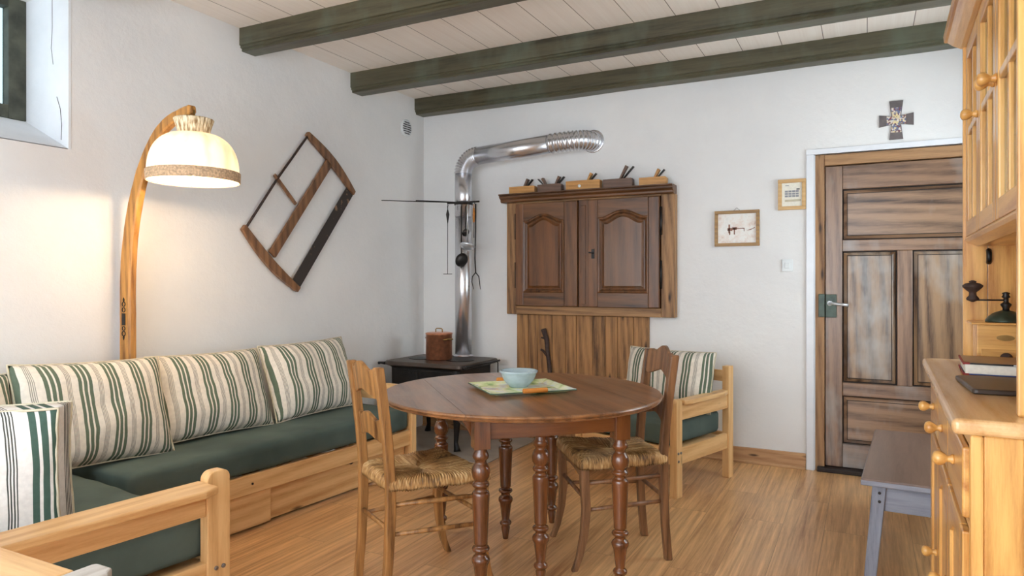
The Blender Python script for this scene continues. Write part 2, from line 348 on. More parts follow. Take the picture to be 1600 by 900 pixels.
def pillow(w, h, t, seed=0, box=0.0):
    """soft cushion standing on its lower edge, front towards -y"""
    nx, nz = 36, 26; mb = MB(); ed = []
    def pt(i, j, side):
        u = -1 + 2 * i / nx; v = -1 + 2 * j / nz
        e = max(0, 1 - abs(u) ** 3.2) ** .55 * max(0, 1 - abs(v) ** 3.2) ** .55
        x = u * w / 2 * (1 - .035 * (1 - v * v)); z = h / 2 + v * h / 2 * (1 - .045 * (1 - u * u))
        nn = noise.noise(Vector((u * 1.7 + seed, v * 1.7, side))) * .014 + noise.noise(Vector((u * 5 + seed, v * 4, side * 3))) * .004
        return Vector((x, side * (t / 2 * e + (box if e > 0 else box)) + nn * e * side + .006 * noise.noise(Vector((u * 3 + seed, v * 3, 7))), z))
    for side in (-1, 1):
        g = [[mb.bm.verts.new(pt(i, j, side)) for j in range(nz + 1)] for i in range(nx + 1)]
        for i in range(nx):
            for j in range(nz):
                f = mb.bm.faces.new((g[i][j], g[i + 1][j], g[i + 1][j + 1], g[i][j + 1])); f.smooth = True
        ed.append(g)
    bmesh.ops.remove_doubles(mb.bm, verts=mb.bm.verts[:], dist=1e-5)
    if box:
        def loop(g): return [g[i][0] for i in range(nx)] + [g[nx][j] for j in range(nz)] + [g[i][nz] for i in range(nx, 0, -1)] + [g[0][j] for j in range(nz, 0, -1)]
        a, b = loop(ed[0]), loop(ed[1])
        for i in range(len(a)):
            j = (i + 1) % len(a); f = mb.bm.faces.new((a[i], a[j], b[j], b[i])); f.smooth = True
    rim = [pt(i, 0, 1) for i in range(nx)] + [pt(nx, j, 1) for j in range(nz)] + [pt(i, nz, 1) for i in range(nx, 0, -1)] + [pt(0, j, 1) for j in range(nz, 0, -1)]
    rim2 = [Vector((p.x, -p.y if box else p.y, p.z)) for p in rim]
    return mb, rim + [rim[0]], rim2 + [rim2[0]]
def cushion(label, loc, rz, lean, w=.68, h=.47, t=.17, mat='stripe', seed=0, roll=0, group=None, box=0.0, cat='cushion'):
    root = thing('cushion', label, cat, loc, 0, group)
    root.rotation_euler = (Matrix.Rotation(rz, 3, 'Z') @ Matrix.Rotation(-lean, 3, 'X') @ Matrix.Rotation(roll, 3, 'Y')).to_euler()
    mb, r1, r2 = pillow(w, h, t, seed, box); mb.build('cushion_cover', mat, root)
    p = MB(); p.tube(r1, .0042, 6, caps=False)
    if box: p.tube(r2, .0042, 6, caps=False)
    p.build('piping', 'piping', root)
    return root

# ================================================================ ROOM
XL, YB, ZC, XR, Y0 = -3.37, 4.91, 2.76, .80, -1.0
f = MB(); f.box(XL - .5, XR + .2, Y0, YB + .2, -.1, 0); struct(f.build('floor', 'floor'))
f = MB(); f.box(XL - .5, XR + .2, Y0, YB + .2, ZC, ZC + .1); struct(f.build('ceiling', 'ceil'))
WY0, WY1, WZ0, WZ1 = .92, 1.965, 1.857, 2.62
f = MB()
f.box(XL - .42, XL, Y0, YB + .1, 0, WZ0); f.box(XL - .42, XL, Y0, YB + .1, WZ1, ZC)
f.box(XL - .42, XL, Y0, WY0, WZ0, WZ1); f.box(XL - .42, XL, WY1, YB + .1, WZ0, WZ1)
struct(f.build('wall_left', 'wall'))
DX0, DX1, DZ = -.308, .74, 2.056
f = MB(); f.box(XL, DX0, YB, YB + .16, 0, ZC); f.box(DX1, XR + .1, YB, YB + .16, 0, ZC); f.box(DX0, DX1, YB, YB + .16, DZ, ZC)
struct(f.build('wall_back', 'wall'))
RY0, RY1, RZ0, RZ1 = 3.30, 4.62, .85, 2.25      # unseen window between dresser and door, added to bring daylight to the back
f = MB(); f.box(XR, XR + .3, Y0, RY0, 0, ZC); f.box(XR, XR + .3, RY1, YB + .16, 0, ZC); f.box(XR, XR + .3, RY0, RY1, 0, RZ0); f.box(XR, XR + .3, RY0, RY1, RZ1, ZC); struct(f.build('wall_right', 'wall'))
f = MB(); f.box(XL, -3.0, Y0 - .3, Y0, 0, ZC); f.box(.15, XR + .3, Y0 - .3, Y0, 0, ZC); f.box(-3.0, .15, Y0 - .3, Y0, 0, .35); f.box(-3.0, .15, Y0 - .3, Y0, 2.35, ZC); struct(f.build('wall_front', 'wall'))  # opening behind the camera added to let daylight in
# plaster wear and crack marks on the left wall
# window_1: deep splayed recess with its wooden frame
w2 = bpy.data.objects.new('added_daylight_window', None); COL.objects.link(w2); w2.location = (XR, (RY0 + RY1) / 2, RZ0); struct(w2)
o = MB(); hw = (RY1 - RY0) / 2; hh = RZ1 - RZ0
for a_, b_ in ((-hw, -hw + .06), (-.04, .04), (hw - .06, hw)): o.box(.10, .15, a_, b_, 0, hh)
for c_, d_ in ((-hw + .061, -.041), (.041, hw - .061)): o.box(.101, .149, c_, d_, 0, .06); o.box(.101, .149, c_, d_, hh - .06, hh)
o.split('window_frame', 'white', w2, .003)
for c_, d_ in ((-hw + .055, -.038), (.038, hw - .055)):
    o = MB(); o.box(.123, .127, c_, d_, .055, hh - .055); o.build('window_pane', 'clearglass', w2)
win = bpy.data.objects.new('window_1', None); COL.objects.link(win); win.location = (XL, 1.44, WZ0); struct(win)
def wb(): return MB()
o = MB(); 
o.prism([(XL + .001 - XL, 0.004), (XL - .40 - XL, .19), (XL - .40 - XL, 0.0)], 'xz', WY0 - 1.44 + .002, WY1 - 1.44 - .012); o.build('window_sill', 'reveal', win)
o = MB(); o.box(-.40, .002, WY1 - 1.44 - .012, WY1 - 1.44 + .0, .0, WZ1 - WZ0); 
o.prism([(-.12 + random.uniform(-.001, .001), 0), (0, 0), (0, 0.01)], 'xz', 0, .0001)
o.build('window_reveal', 'reveal', win)
o = MB()
xa, xb = -.405, -.35
o.box(xa, xb, WY0 - 1.44, WY1 - 1.452, .17, .235); o.box(xa, xb, WY0 - 1.44, WY1 - 1.452, WZ1 - WZ0 - .05, WZ1 - WZ0)
for yy in (WY0 - 1.44, WY1 - 1.44 - .092): o.box(xa - .001, xb + .003, yy, yy + .08, .168, WZ1 - WZ0)
o.box(xa - .001, xb + .002, -.035, .035, .2, WZ1 - WZ0)
o.split('window_frame', 'winframe', win, .004)
o = MB(); o.box(-.392, -.388, WY0 - 1.40, WY1 - 1.50, .22, WZ1 - WZ0 - .04); o.build('window_pane', 'dimmingglass', win)
# cracks in the reveal plaster and on the wall
def crack(name, pts, r, mat, parent=None):
    m = MB(); m.tube(pts, r, 5); return m.build(name, mat, parent)
yr = WY1 - 1.44 - .0125
crack('plaster_crack', [(-.13, yr, .86), (-.128, yr, .6), (-.136, yr, .5), (-.12, yr, .42)], .0012, 'groove', win)
crack('plaster_crack', [(-.09, yr, .26), (-.062, yr, .2), (-.05, yr, .12), (-.055, yr, .05)], .0018, 'groove', win)

# ceiling beams (they carry the boards)
def beam(n, y0, y1, z0):
    m = MB(); x0, x1 = XL, XR
    h = ZC - z0; d = y1 - y0
    prof = [(y0, ZC), (y0, z0 + .034), (y0 + .009, z0 + .031), (y0 + .007, z0 + .020), (y0 + .020, z0 + .014), (y0 + .018, z0 + .003), (y0 + .026, z0), (y1 - .026, z0), (y1 - .018, z0 + .003), (y1 - .020, z0 + .014), (y1 - .007, z0 + .020), (y1 - .009, z0 + .031), (y1, z0 + .034), (y1, ZC)]
    rings = []; N = 60
    for i in range(N + 1):
        x = x0 + (x1 - x0) * i / N
        rings.append([(x, y + .006 * noise.noise(Vector((x * 2.2, y * 3, n))), z + (.005 * noise.noise(Vector((x * 1.7, y, n * 3))) if z < ZC else 0)) for y, z in prof])
    m.loft(rings, smooth=False); return struct(m.build('trim_%d' % n, 'beam'))
beam(2, .95, 1.11, 2.615); beam(3, 1.95, 2.10, 2.615); beam(4, 2.96, 3.105, 2.622); beam(5, 3.965, 4.12, 2.62); beam(6, 4.775, 4.925, 2.63)
# door casing (white) and skirting
m = MB(); m.box(-.355, -.308, YB - .014, YB + .02, 0, 2.056); m.box(-.355, XR - .002, YB - .014, YB + .02, 2.056, 2.092)
m.box(-.308, -.302, YB, YB + .07, 0, 2.056); struct(m.build('trim_1', 'white', bev=.003))
m = MB(); m.box(XL, -.357, YB - .018, YB, .0, .105); m.box(XL, -.357, YB - .026, YB, 0, .016); struct(m.build('baseboard_back', 'skirt', bev=.003))
m = MB(); m.box(XL + .0, -2.28, 4.05, YB - .03, 0, .008); o = m.build('hearth_slab', 'hearth', bev=.003); tag(o, 'pale stone hearth slab set in the floor under the black stove', 'hearth')

# door_1
door = bpy.data.objects.new('door_1', None); COL.objects.link(door); door.location = (-.25, YB, 0); struct(door)
def D(): return MB()
ox = .25
m = MB(); m.box(-.308 + ox + .004, -.247 + ox, .012, .07, .0, 2.056); m.box(.663 + ox, .739 + ox, .012, .07, 0, 2.054); m.split('door_frame', 'frame', door, .004)
m = MB(); m.box(-.247 + ox, .662 + ox, .013, .07, 1.983, 2.053); m.build('door_frame', 'framex', door, .004)
m = MB(); m.box(-.304 + ox, .74 + ox, .065, .15, 0, 2.056); m.build('door_back', 'groove', door)
m = MB(); m.box(-.29 + ox, .72 + ox, -.03, .09, 0, .03); m.build('threshold', 'groove', door, .006)
y0_, y1_ = .026, .062
m = MB()
for x0, x1 in ((-.243, -.143), (.556, .66)): m.box(x0 + ox, x1 + ox, y0_, y1_, .034, 1.977)
m.box(.166 + ox, .25 + ox, y0_, y1_, .58, 1.425)
m.split('door_stile', 'door', door, .004)
m = MB()
for z0, z1 in ((1.825, 1.977), (1.425, 1.497), (.495, .58), (.034, .184)): m.box(-.142 + ox, .555 + ox, y0_ + .001, y1_, z0, z1)
m.split('door_rail', 'doorx', door, .004)
def raised(m, x0, x1, z0, z1, y, d=.012, b=.022):
    """bevelled raised field panel facing -y"""
    a = [(x0, z0), (x1, z0), (x1, z1), (x0, z1)]; i = [(x0 + b, z0 + b), (x1 - b, z0 + b), (x1 - b, z1 - b), (x0 + b, z1 - b)]
    vs = [(p[0], y, p[1]) for p in a] + [(p[0], y - d, p[1]) for p in i]
    m.poly(vs, [(4, 5, 6, 7), (0, 1, 5, 4), (1, 2, 6, 5), (2, 3, 7, 6), (3, 0, 4, 7)])
for (x0, x1, z0, z1, mt) in ((-.142, .555, 1.498, 1.824, 'doorpanelx'), (-.142, .165, .581, 1.424, 'doorpanel'), (.251, .555, .581, 1.424, 'doorpanel'), (-.142, .555, .185, .494, 'doorpanelx')):
    m = MB(); raised(m, x0 + ox + .007, x1 + ox - .007, z0 + .007, z1 - .007, .05, .012, .024); m.build('door_panel', mt, door)
    m = MB()
    X0, X1 = x0 + ox + .026, x1 + ox - .026; Z0, Z1 = z0 + .026, z1 - .026
    for q in ((X0, X1, Z0, Z0 + .004), (X0, X1, Z1 - .004, Z1), (X0, X0 + .004, Z0, Z1), (X1 - .004, X1, Z0, Z1)): m.box(q[0], q[1], .036, .0385, q[2], q[3])
    m.build('panel_groove', 'groove', door)
m = MB(); m.box(-.283 + ox, -.245 + ox, .000, .03, 1.0, 1.15); m.box(-.241 + ox, -.176 + ox, .004, .03, .998, 1.147); m.build('lock_case', 'enamel', door, .003)
m = MB(); m.tube([(-.215 + ox, .01, 1.09), (-.215 + ox, -.045, 1.09), (-.2 + ox, -.055, 1.09), (-.15 + ox, -.055, 1.085), (-.105 + ox, -.05, 1.08)], [.009, .009, .01, .009, .011], 10)
m.lathe([(.018, 0), (.018, .004), (.012, .007)], (-.215 + ox, .006, 1.09), 16, Matrix.Rotation(R(90), 4, 'X'))
m.build('door_handle', 'steel', door)

# ================================================================ SOFAS
def post(m, x, y, h, wx=.05, wy=.085, rnd=.03):
    """square post with a rounded top"""
    pts = [(y - wy / 2, 0), (y + wy / 2, 0)]
    for k in range(7): a = k / 6 * PI / 2; pts.append((y + wy / 2 - rnd + rnd * math.cos(a), h - rnd + rnd * math.sin(a)))
    for k in range(7): a = PI / 2 + k / 6 * PI / 2; pts.append((y - wy / 2 + rnd + rnd * math.cos(a), h - rnd + rnd * math.sin(a)))
    m.prism(pts, 'yz', x - wx / 2, x + wx / 2)
def end_frame(root, x, d, side, hf=.56, hb=.70, wy=.085, arm_w=.10, name='arm_frame'):
    """one end of the seat: front post, rear post, lower rail, upper rail, arm board. y=0 front, y=-d rear; side = outward direction"""
    m = MB(); post(m, x, 0, hf, .045, wy); m.build('front_post', 'pinez', root, .003)
    m = MB(); post(m, x, -d, hb, .045, .06, .004); m.build('rear_post', 'pinez', root, .003)
    m = MB(); m.box(x - .014, x + .014, -d + .03, -wy / 2, .185, .28); m.box(x - .014, x + .014, -d + .03, -wy / 2, .437, .526); m.split('side_rail', 'piney', root, .003)
    m = MB(); m.prism([(x - side * .03, -.042), (x + side * (arm_w - .045), -.042), (x + side * (arm_w - .025), -.10), (x + side * (arm_w - .03), -d + .12), (x + side * .02, -d + .03), (x - side * .03, -d + .03)], 'xy', .526, .552)
    m.build('armrest', 'piney', root, .006, 3)
    m = MB()
    for zz in (.21, .255):
        for yy in (-.012, .015) if zz > .23 else (.012,):
            m.lathe([(.0075, 0), (.0075, .004), (.005, .006)], (x + side * .0225, yy, zz), 12, Matrix.Rotation(R(90) * side, 4, 'Y'))
    m.split('screw', 'screw', root)
def sofa(label, loc, rz, L, d, ends=(1, 1), group=None, drawer=True, cat='sofa', name='pine_sofa', mz=.42, back=True, wy=.085, seat_back=None):
    """local: x along the front (0..L), y=0 front, -y towards the back... seat faces +y"""
    root = thing(name, label, cat, loc, rz, group)
    m = MB(); m.box(.02, L - .02, -.012, .016, .185, .28); m.build('front_rail', 'pinex', root, .004)
    m = MB()
    for i in range(9):
        xx = .08 + (L - .16) * i / 8; m.box(xx - .03, xx + .03, -d + .03, -.014, .245, .262)
    m.split('slat', 'piney', root)
    if back:
        m = MB(); m.box(.02, L - .02, -d - .012, -d + .012, .6, .67); m.box(.02, L - .02, -d - .012, -d + .012, .185, .28); m.split('back_rail', 'pinex', root, .004)
    else:
        m = MB(); m.box(.02, L - .02, -d + .0, -d + .024, .185, .28); m.split('back_rail', 'pinex', root, .004)
    mb = soft_box(.03, L - .03, (seat_back if seat_back else -d + .04), .012, .284, mz, .03, (60, 20, 6), .006, 3.5, seed=L * 3); mb.build('mattress', 'green', root)
    return root

# long daybed along the left wall (front edge from (-2.62,3.63) towards the viewer)
ang = R(-4.2)
# local x -> towards the far end (+y world), local +y -> into room (+x world): needs a mirrored frame, so use rz=-90 with x running from far to near
L1 = 1.86
far = Vector((-2.615, 3.66, 0))
s1 = sofa('long pine daybed with dark green mattress along the left wall', far, R(-90) - R(4.4), L1, .52, name='daybed', cat='sofa', back=False)
m = MB(); m.box(.02, .02 + 1.06, -.05, -.03, .012, .182); m.build('drawer', 'pinex', s1, .003)
m = MB(); m.box(1.09, 1.84, -.026, -.006, .012, .182); m.build('drawer', 'pinex', s1, .003)
m = MB(); m.prism([(.50 + .02 * math.cos(a), .182 + .02 * math.sin(a)) for a in [PI + PI * k / 10 for k in range(11)]], 'xz', -.0302, -.028); m.build('finger_hole', 'groove', s1)
m = MB(); post(m, .0, -.0, .56, .045, .06, .02); m.build('front_post', 'pinez', s1, .003)
m = MB(); m.box(-.016, .012, -.50, -.03, .185, .28); m.box(-.016, .012, -.52, -.03, .45, .56); m.split('end_rail', 'piney', s1, .003)
m = MB(); m.box(-.022, .022, -.53, -.49, 0, .58); m.build('rear_post', 'pinez', s1, .003)
m = MB()
for xx in (.25, 1.22): m.lathe([(.006, 0), (.006, .003)], (xx, .017, .235), 10, Matrix.Rotation(R(-90), 4, 'X'))
m.split('screw', 'iron', s1)

# second pine sofa in the near corner, back to the viewer
s2 = sofa('pine corner sofa nearest the viewer with screwed armrest frame', (-3.245, 1.785, 0), R(-6.3), 1.26, .72, name='corner_sofa', cat='sofa', back=False)
end_frame(s2, 1.26, .80, 1, .585, .56, .085, .13)
m = MB(); m.box(1.25, 1.27, -.5, -.1, .06, .10); m.build('stretcher', 'piney', s2, .003)
m = MB(); m.box(.0, .04, -.06, 0, 0, .185); m.build('foot', 'pinez', s2, .003)
m = MB(); m.box(.0, .04, -.70, -.64, 0, .185); m.build('foot', 'pinez', s2, .003)

# armchair by the back wall
ch_w = .70
ac = sofa('pine armchair with green seat and striped cushion standing against the back wall', (-.968, 3.93, 0), R(180 - 18), ch_w, .60, name='armchair', cat='armchair')
end_frame(ac, 0, .60, -1, .56, .70, .06, .075); end_frame(ac, ch_w, .60, 1, .56, .70, .06, .075)

# cushions
CG = 'green striped cushions on the daybed'
def wallcush(label, y, x=-3.0, seed=0, roll=0, **k):
    return cushion(label, (x, y, .425), R(90) - R(4), R(20), seed=seed, roll=roll, group=CG, **k)
wallcush('green and cream striped cushion at the far end of the daybed, nearest the stove', 3.235, -2.98, 1, R(-1), w=.67, h=.46)
wallcush('green and cream striped cushion in the middle of the daybed', 2.545, -3.03, 2.3, R(1), w=.67, h=.45)
wallcush('green and cream striped cushion on the daybed in front of the lamp post', 1.885, -2.985, 3.7, R(2.2), w=.65, h=.475)
wallcush('green and cream striped cushion at the left edge of the picture, in the sofa corner', 1.27, -3.05, 5.1, R(2), w=.62, h=.46)
cushion('boxy green and white striped cushion with bold stripes behind the near armrest', (-2.53, 1.14, .42), R(37), R(-4), .62, .42, .07, 'stripe2', 8, 0, CG, box=.045)
cushion('green and cream striped cushion leaning on the back of the armchair', (-1.15, 4.375, .425), R(-18), R(12), .635, .375, .24, 'stripe', 11)

# ================================================================ ROUND TABLE
tb = thing('dining_table', 'round dark polished wood dining table with turned legs and drop leaves', 'table', (-1.36, 2.74, 0), R(43.5))
RT = .61
def top_piece(x0, x1):
    prof = [(.05, .722), (.018, .724), (.008, .727), (.004, .731), (.009, .735), (.002, .739), (.0, .743), (.002, .747), (.008, .75)]
    rings = []
    for ins, z in prof:
        r = RT - ins; a1 = math.acos(max(-1, min(1, x1 / r))); a0 = math.acos(max(-1, min(1, x0 / r)))
        N = 40; up = [a1 + (a0 - a1) * k / N for k in range(N + 1)]
        ring = [(r * math.cos(a), r * math.sin(a), z) for a in up] + [(r * math.cos(a), -r * math.sin(a), z) for a in reversed(up)]
        rings.append(ring)
    m = MB(); m.loft(rings, smooth=False); 
    bmesh.ops.remove_doubles(m.bm, verts=m.bm.verts[:], dist=1e-5); return m
top_piece(-.3615, -.0005).build('tabletop', 'tabletop', tb); top_piece(.0005, .3615).build('tabletop', 'tabletop', tb)
top_piece(.363, .61).build('drop_leaf', 'tabletop', tb); top_piece(-.61, -.363).build('drop_leaf', 'tabletop', tb)
m = MB()
m.box(-.27, .27, -.418, -.396, .638, .722); m.box(-.27, .27, .396, .418, .638, .722)
for x in (-.297, .275): m.box(x, x + .022, -.38, .38, .638, .722)
m.split('apron', 'tablex', tb, .002)
LP = [(.022, .607), (.024, .602), (.023, .597), (.029, .585), (.031, .577), (.029, .569), (.022, .562), (.0215, .552), (.026, .547), (.033, .533), (.0355, .516), (.033, .500), (.026, .488), (.023, .484), (.03, .478), (.033, .471), (.03, .464), (.023, .459), (.024, .448), (.032, .442), (.0335, .432), (.033, .42), (.0255, .258), (.026, .251), (.022, .246), (.022, .241), (.031, .237), (.034, .231), (.031, .224), (.021, .216), (.022, .208), (.032, .199), (.035, .191), (.034, .182), (.028, .170), (.018, .095), (.019, .091), (.026, .085), (.029, .078), (.026, .07), (.019, .064), (.021, .055), (.014, .012), (.013, .0)]
LP = LP[::-1]
for (lx, ly) in ((-.285, -.405), (.285, -.405), (.285, .405), (-.285, .405), (0, -.262), (0, .262)):
    m = MB(); m.lathe(LP, (lx, ly, 0), 28); m.box(lx - .031, lx + .031, ly - .031, ly + .031, .606, .7215); m.build('leg', 'tablez', tb, .0015, 1)
m = MB(); m.prism([(-.36, .722), (-.27, .722), (-.27, .60), (-.30, .62), (-.33, .68)], 'xz', -.36, -.335); m.build('leaf_bracket', 'tablez', tb, .002)

# tray and bowl
tr = thing('serving_tray', 'rectangular floral enamel tray with orange wooden handles on the round table', 'tray', (-1.372, 2.755, .7505), R(46.5))
def tray_ring(a, b, z): return [(-a, -b, z), (a, -b, z), (a, b, z), (-a, b, z)]
ta, tbb = .192, .172
m = MB()
m.loft([tray_ring(ta - .035, tbb - .035, 0), tray_ring(ta - .005, tbb - .005, .014), tray_ring(ta, tbb, .015), tray_ring(ta, tbb, .0175), tray_ring(ta - .006, tbb - .006, .017), tray_ring(ta - .036, tbb - .036, .0035)], smooth=False)
m.build('tray_body', 'tray', tr, .002)
m = MB()
for sx, sy, lx, ly in ((0, -1, ta, .003), (0, 1, ta, .003), (1, 0, .003, tbb), (-1, 0, .003, tbb)):
    m.box(sx * (ta) - lx, sx * ta + lx, sy * tbb - ly, sy * tbb + ly, .0115, .0165)
m.build('tray_rim', 'trayrim', tr, .001)
for s in (-1, 1):
    m = MB(); m.tube([(-.055, s * (tbb + .006), .021), (.055, s * (tbb + .006), .021)], .0105, 14); m.build('handle', 'orange', tr, .003)
bw = thing('bowl', 'pale blue grey stoneware bowl standing on the floral tray', 'bowl', (-1.405, 2.80, .7545))
m = MB(); m.lathe([(.0, .0), (.042, 0), (.044, .006), (.052, .012), (.068, .03), (.078, .052), (.081, .062), (.086, .066), (.087, .072), (.083, .075), (.078, .07), (.072, .05), (.06, .028), (.04, .014), (0, .012)], seg=40); m.build('bowl_body', 'ceramic', bw)

# ================================================================ CHAIRS
def rush_chair(label, loc, rz, mz, wr=.15, wf=.205, dep=.375, crest=0):
    root = thing('rush_seat_chair', label, 'chair', loc, rz, 'rush seated chairs at the round table')
    my = mz
    for s in (-1, 1):
        m = MB(); pts = [(s * wr, -.022, 0), (s * wr, -.008, .16), (s * wr, 0, .34), (s * wr, .0, .47), (s * (wr + .001), -.012, .62), (s * (wr + .002), -.035, .80), (s * (wr + .003), -.05, .905)]
        rings = []
        for p in pts:
            k = .017 if p[2] < .3 else .019; k2 = .016; 
            rings.append([(p[0] + i * k2, p[1] + j * k, p[2]) for i, j in ((-1, -1), (1, -1), (1, 1), (-1, 1))])
        m.loft(rings, smooth=False); m.build('rear_leg', mz, root, .006, 3)
        m = MB(); pts = [(s * wf * .985, dep + .045, 0, .013), (s * wf * .985, dep + .022, .06, .014), (s * wf * .985, dep + .002, .15, .016), (s * wf * .985, dep - .008, .26, .018), (s * wf * .985, dep, .38, .019), (s * wf * .985, dep, .455, .019)]
        rings = [[(x + i * k, y + j * k, z) for i, j in ((-1, -1), (1, -1), (1, 1), (-1, 1))] for x, y, z, k in pts]
        m.loft(rings, smooth=False); m.build('front_leg', mz, root, .005, 3)
        m = MB()
        for z in (.375, .262): m.tube([(s * wr, 0, z), (s * (wr + wf) / 2, dep / 2, z - .002), (s * wf, dep - .008, z - .004)], [.008, .0105, .008], 10)
        m.build('stretcher', mz, root)
    m = MB(); m.tube([(-wr, -.003, .28), (wr, -.003, .28)], .0095, 10); m.build('stretcher', mz, root)
    m = MB(); m.tube([(-wf, dep - .008, .30), (wf, dep - .008, .30)], [.0095, .0095], 10); m.build('stretcher', mz, root)
    m = MB(); n = 14
    lo = [(-wf + .015 + (2 * wf - .03) * k / n, .385 + .02 * math.sin(PI * k / n)) for k in range(n + 1)]
    m.prism(lo + [(wf - .015, .445), (-wf + .015, .445)], 'xz', dep - .012, dep + .010); m.split('apron', mz, root, .002)
    # back slats with scalloped edges
    def slat(zc, hc, yo, tilt, up=1):
        N = 32; top = []; bot = []
        for k in range(N + 1):
            u = -1 + 2 * k / N; a = abs(u)
            hump = .5 * (1 + math.cos(PI * min(a / .72, 1)))
            sh = .5 * (1 + math.cos(PI * min(abs(a - .78) / .22, 1)))
            top.append((u * (wr - .006), zc + hc * (.34 + .36 * hump + .12 * sh)))
            bot.append((u * (wr - .006), zc - hc * (.66 - .22 * hump + .06 * sh)))
        mm = MB(); NN = len(top)
        def pp(p, side):
            x, z = p; return (x, yo + (z - zc) * tilt - .02 * (1 - (x / wr) ** 2) + side * .008, z)
        vs = [pp(p, -1) for p in top] + [pp(p, -1) for p in bot] + [pp(p, 1) for p in top] + [pp(p, 1) for p in bot]
        fs = []
        for k in range(NN - 1):
            fs += [(k, k + 1, NN + k + 1, NN + k), (2 * NN + k, 3 * NN + k, 3 * NN + k + 1, 2 * NN + k + 1), (k, 2 * NN + k, 2 * NN + k + 1, k + 1), (NN + k, NN + k + 1, 3 * NN + k + 1, 3 * NN + k)]
        fs += [(0, NN, 3 * NN, 2 * NN), (NN - 1, 3 * NN - 1, 4 * NN - 1, 2 * NN - 1)]
        mm.poly(vs, fs); return mm
    slat(.85 + crest, .098, -.038, -.15).build('back_slat', mz, root, .002)
    slat(.662, .078, -.010, -.12).build('back_slat', mz, root, .002)
    # rush seat: four wedge shaped fields meeting near the middle
    m = MB(); zt = .462; A = [(-wr - .018, -.012), (wr + .018, -.012), (wf + .022, dep + .022), (-wf - .022, dep + .022)]
    cx = [(-.03, dep * .5), (.03, dep * .5)]; N = 180
    def side(p, q, c0, c1, mi):
        rows = []
        prof = [(-.06, -.026), (-.03, -.034), (0, -.030), (0.0, -.012), (.03, .004), (.10, .013), (.35, .012), (.7, .004), (1, -.004)]
        for t_, dz in prof:
            row = []
            for k in range(N + 1):
                s_ = k / N; e = Vector(p) * (1 - s_) + Vector(q) * s_; c = Vector(c0) * (1 - s_) + Vector(c1) * s_
                tt = max(t_, 0); b = e * (1 - tt) + c * tt
                corner = .006 * (1 - tt) * (abs(2 * s_ - 1) ** 4)
                row.append((b.x, b.y, zt + dz + .0022 * math.sin(s_ * 2 * PI * 38 + 1.3 * noise.noise(Vector((s_ * 9, t_ * 2, mi)))) * (1 - .35 * tt) + .004 * noise.noise(Vector((s_ * 8, t_ * 3, mi + 5))) + corner))
            rows.append(row)
        vs = [x for r_ in rows for x in r_]; W = N + 1
        m.poly(vs, [(i * W + k, i * W + k + 1, (i + 1) * W + k + 1, (i + 1) * W + k) for i in range(len(rows) - 1) for k in range(N)], True, mi)
    side(A[0], A[1], cx[0], cx[1], 0); side(A[1], A[2], cx[1], cx[1], 1); side(A[2], A[3], cx[1], cx[0], 0); side(A[3], A[0], cx[0], cx[0], 1)
    m.poly([(p[0] * .96, p[1] * .96, zt - .03) for p in A], [(3, 2, 1, 0)])
    m.build('seat', ['rushx', 'rushy'], root)
    return root
rush_chair('light brown rush seated chair left of the table, seen from behind', (-1.748, 2.212, 0), R(59 - 90), 'chairz')
rush_chair('greyer brown rush seated chair right of the table, in front of the armchair', (-.891, 3.143, 0), R(216.7 - 90), 'chair2', crest=.015)

# ================================================================ STOVE, PIPE, POT
st = thing('stove', 'black cast iron cooking stove in the far left corner', 'stove', (-2.92, 4.47, .008))
def rr(x0, x1, y0, y1, r, n=5):
    out = []
    for cx_, cy_, a0 in ((x1 - r, y1 - r, 0), (x0 + r, y1 - r, 90), (x0 + r, y0 + r, 180), (x1 - r, y0 + r, 270)):
        for k in range(n + 1): a = R(a0 + 90 * k / n); out.append((cx_ + r * math.cos(a), cy_ + r * math.sin(a)))
    return out
m = MB(); m.loft([[(x, y, z) for x, y in rr(-.34 + i, .36 - i, -.27 + i, .30 - i, .05)] for i, z in ((.012, .59), (.0, .598), (.0, .618), (.006, .625))], smooth=False); m.build('hob_plate', 'irontop', st)
m = MB(); m.loft([[(x, y, z) for x, y in rr(-.30 + i, .31 - i, -.235 + i, .27 - i, .04)] for i, z in ((.02, .28), (.0, .30), (.0, .575), (-.015, .59))], smooth=False); m.build('stove_body', 'black', st)
m = MB(); m.tube([(-.20, -.02, .627), (-.05, -.02, .627)], .002, 6)
for k in range(32):
    pass
m.lathe([(.10, .624), (.10, .628), (.088, .628)], (-.17, .0, 0), 28); m.lathe([(.11, .624), (.11, .628), (.10, .628)], (.17, .02, 0), 28); m.split('hob_ring', 'black', st)
m = MB(); m.box(-.24, -.04, -.244, -.234, .46, .565); m.box(-.01, .26, -.244, -.234, .33, .565); m.box(-.24, -.04, -.244, -.234, .32, .44); m.split('stove_door', 'black', st, .004)
m = MB()
for k in range(11): m.box(-.18 + k * .017, -.18 + k * .017 + .010, -.249, -.243, .538, .552)
m.build('relief_plate', 'iron', st, .001)
m = MB(); m.tube([(.385, -.27, .612), (.385, .25, .612)], .008, 10); m.tube([(.35, -.24, .612), (.385, -.24, .612)], .007); m.tube([(.35, .22, .612), (.385, .22, .612)], .007)
m.lathe([(.004, -.016), (.014, -.01), (.016, 0), (.014, .01), (.004, .016)], (.385, -.28, .612), 14, Matrix.Rotation(R(90), 4, 'X')); m.build('towel_rail', 'black', st)
m = MB(); m.tube([(-.33, -.25, .605), (-.37, -.25, .607), (-.39, -.25, .603)], [.012, .008, .012], 10); m.build('plate_lug', 'black', st)
m = MB(); m.tube([(.385, .2, .61), (.398, .2, .60), (.398, .2, .50), (.392, .2, .47)], .005, 8); m.build('poker_hook', 'iron', st)
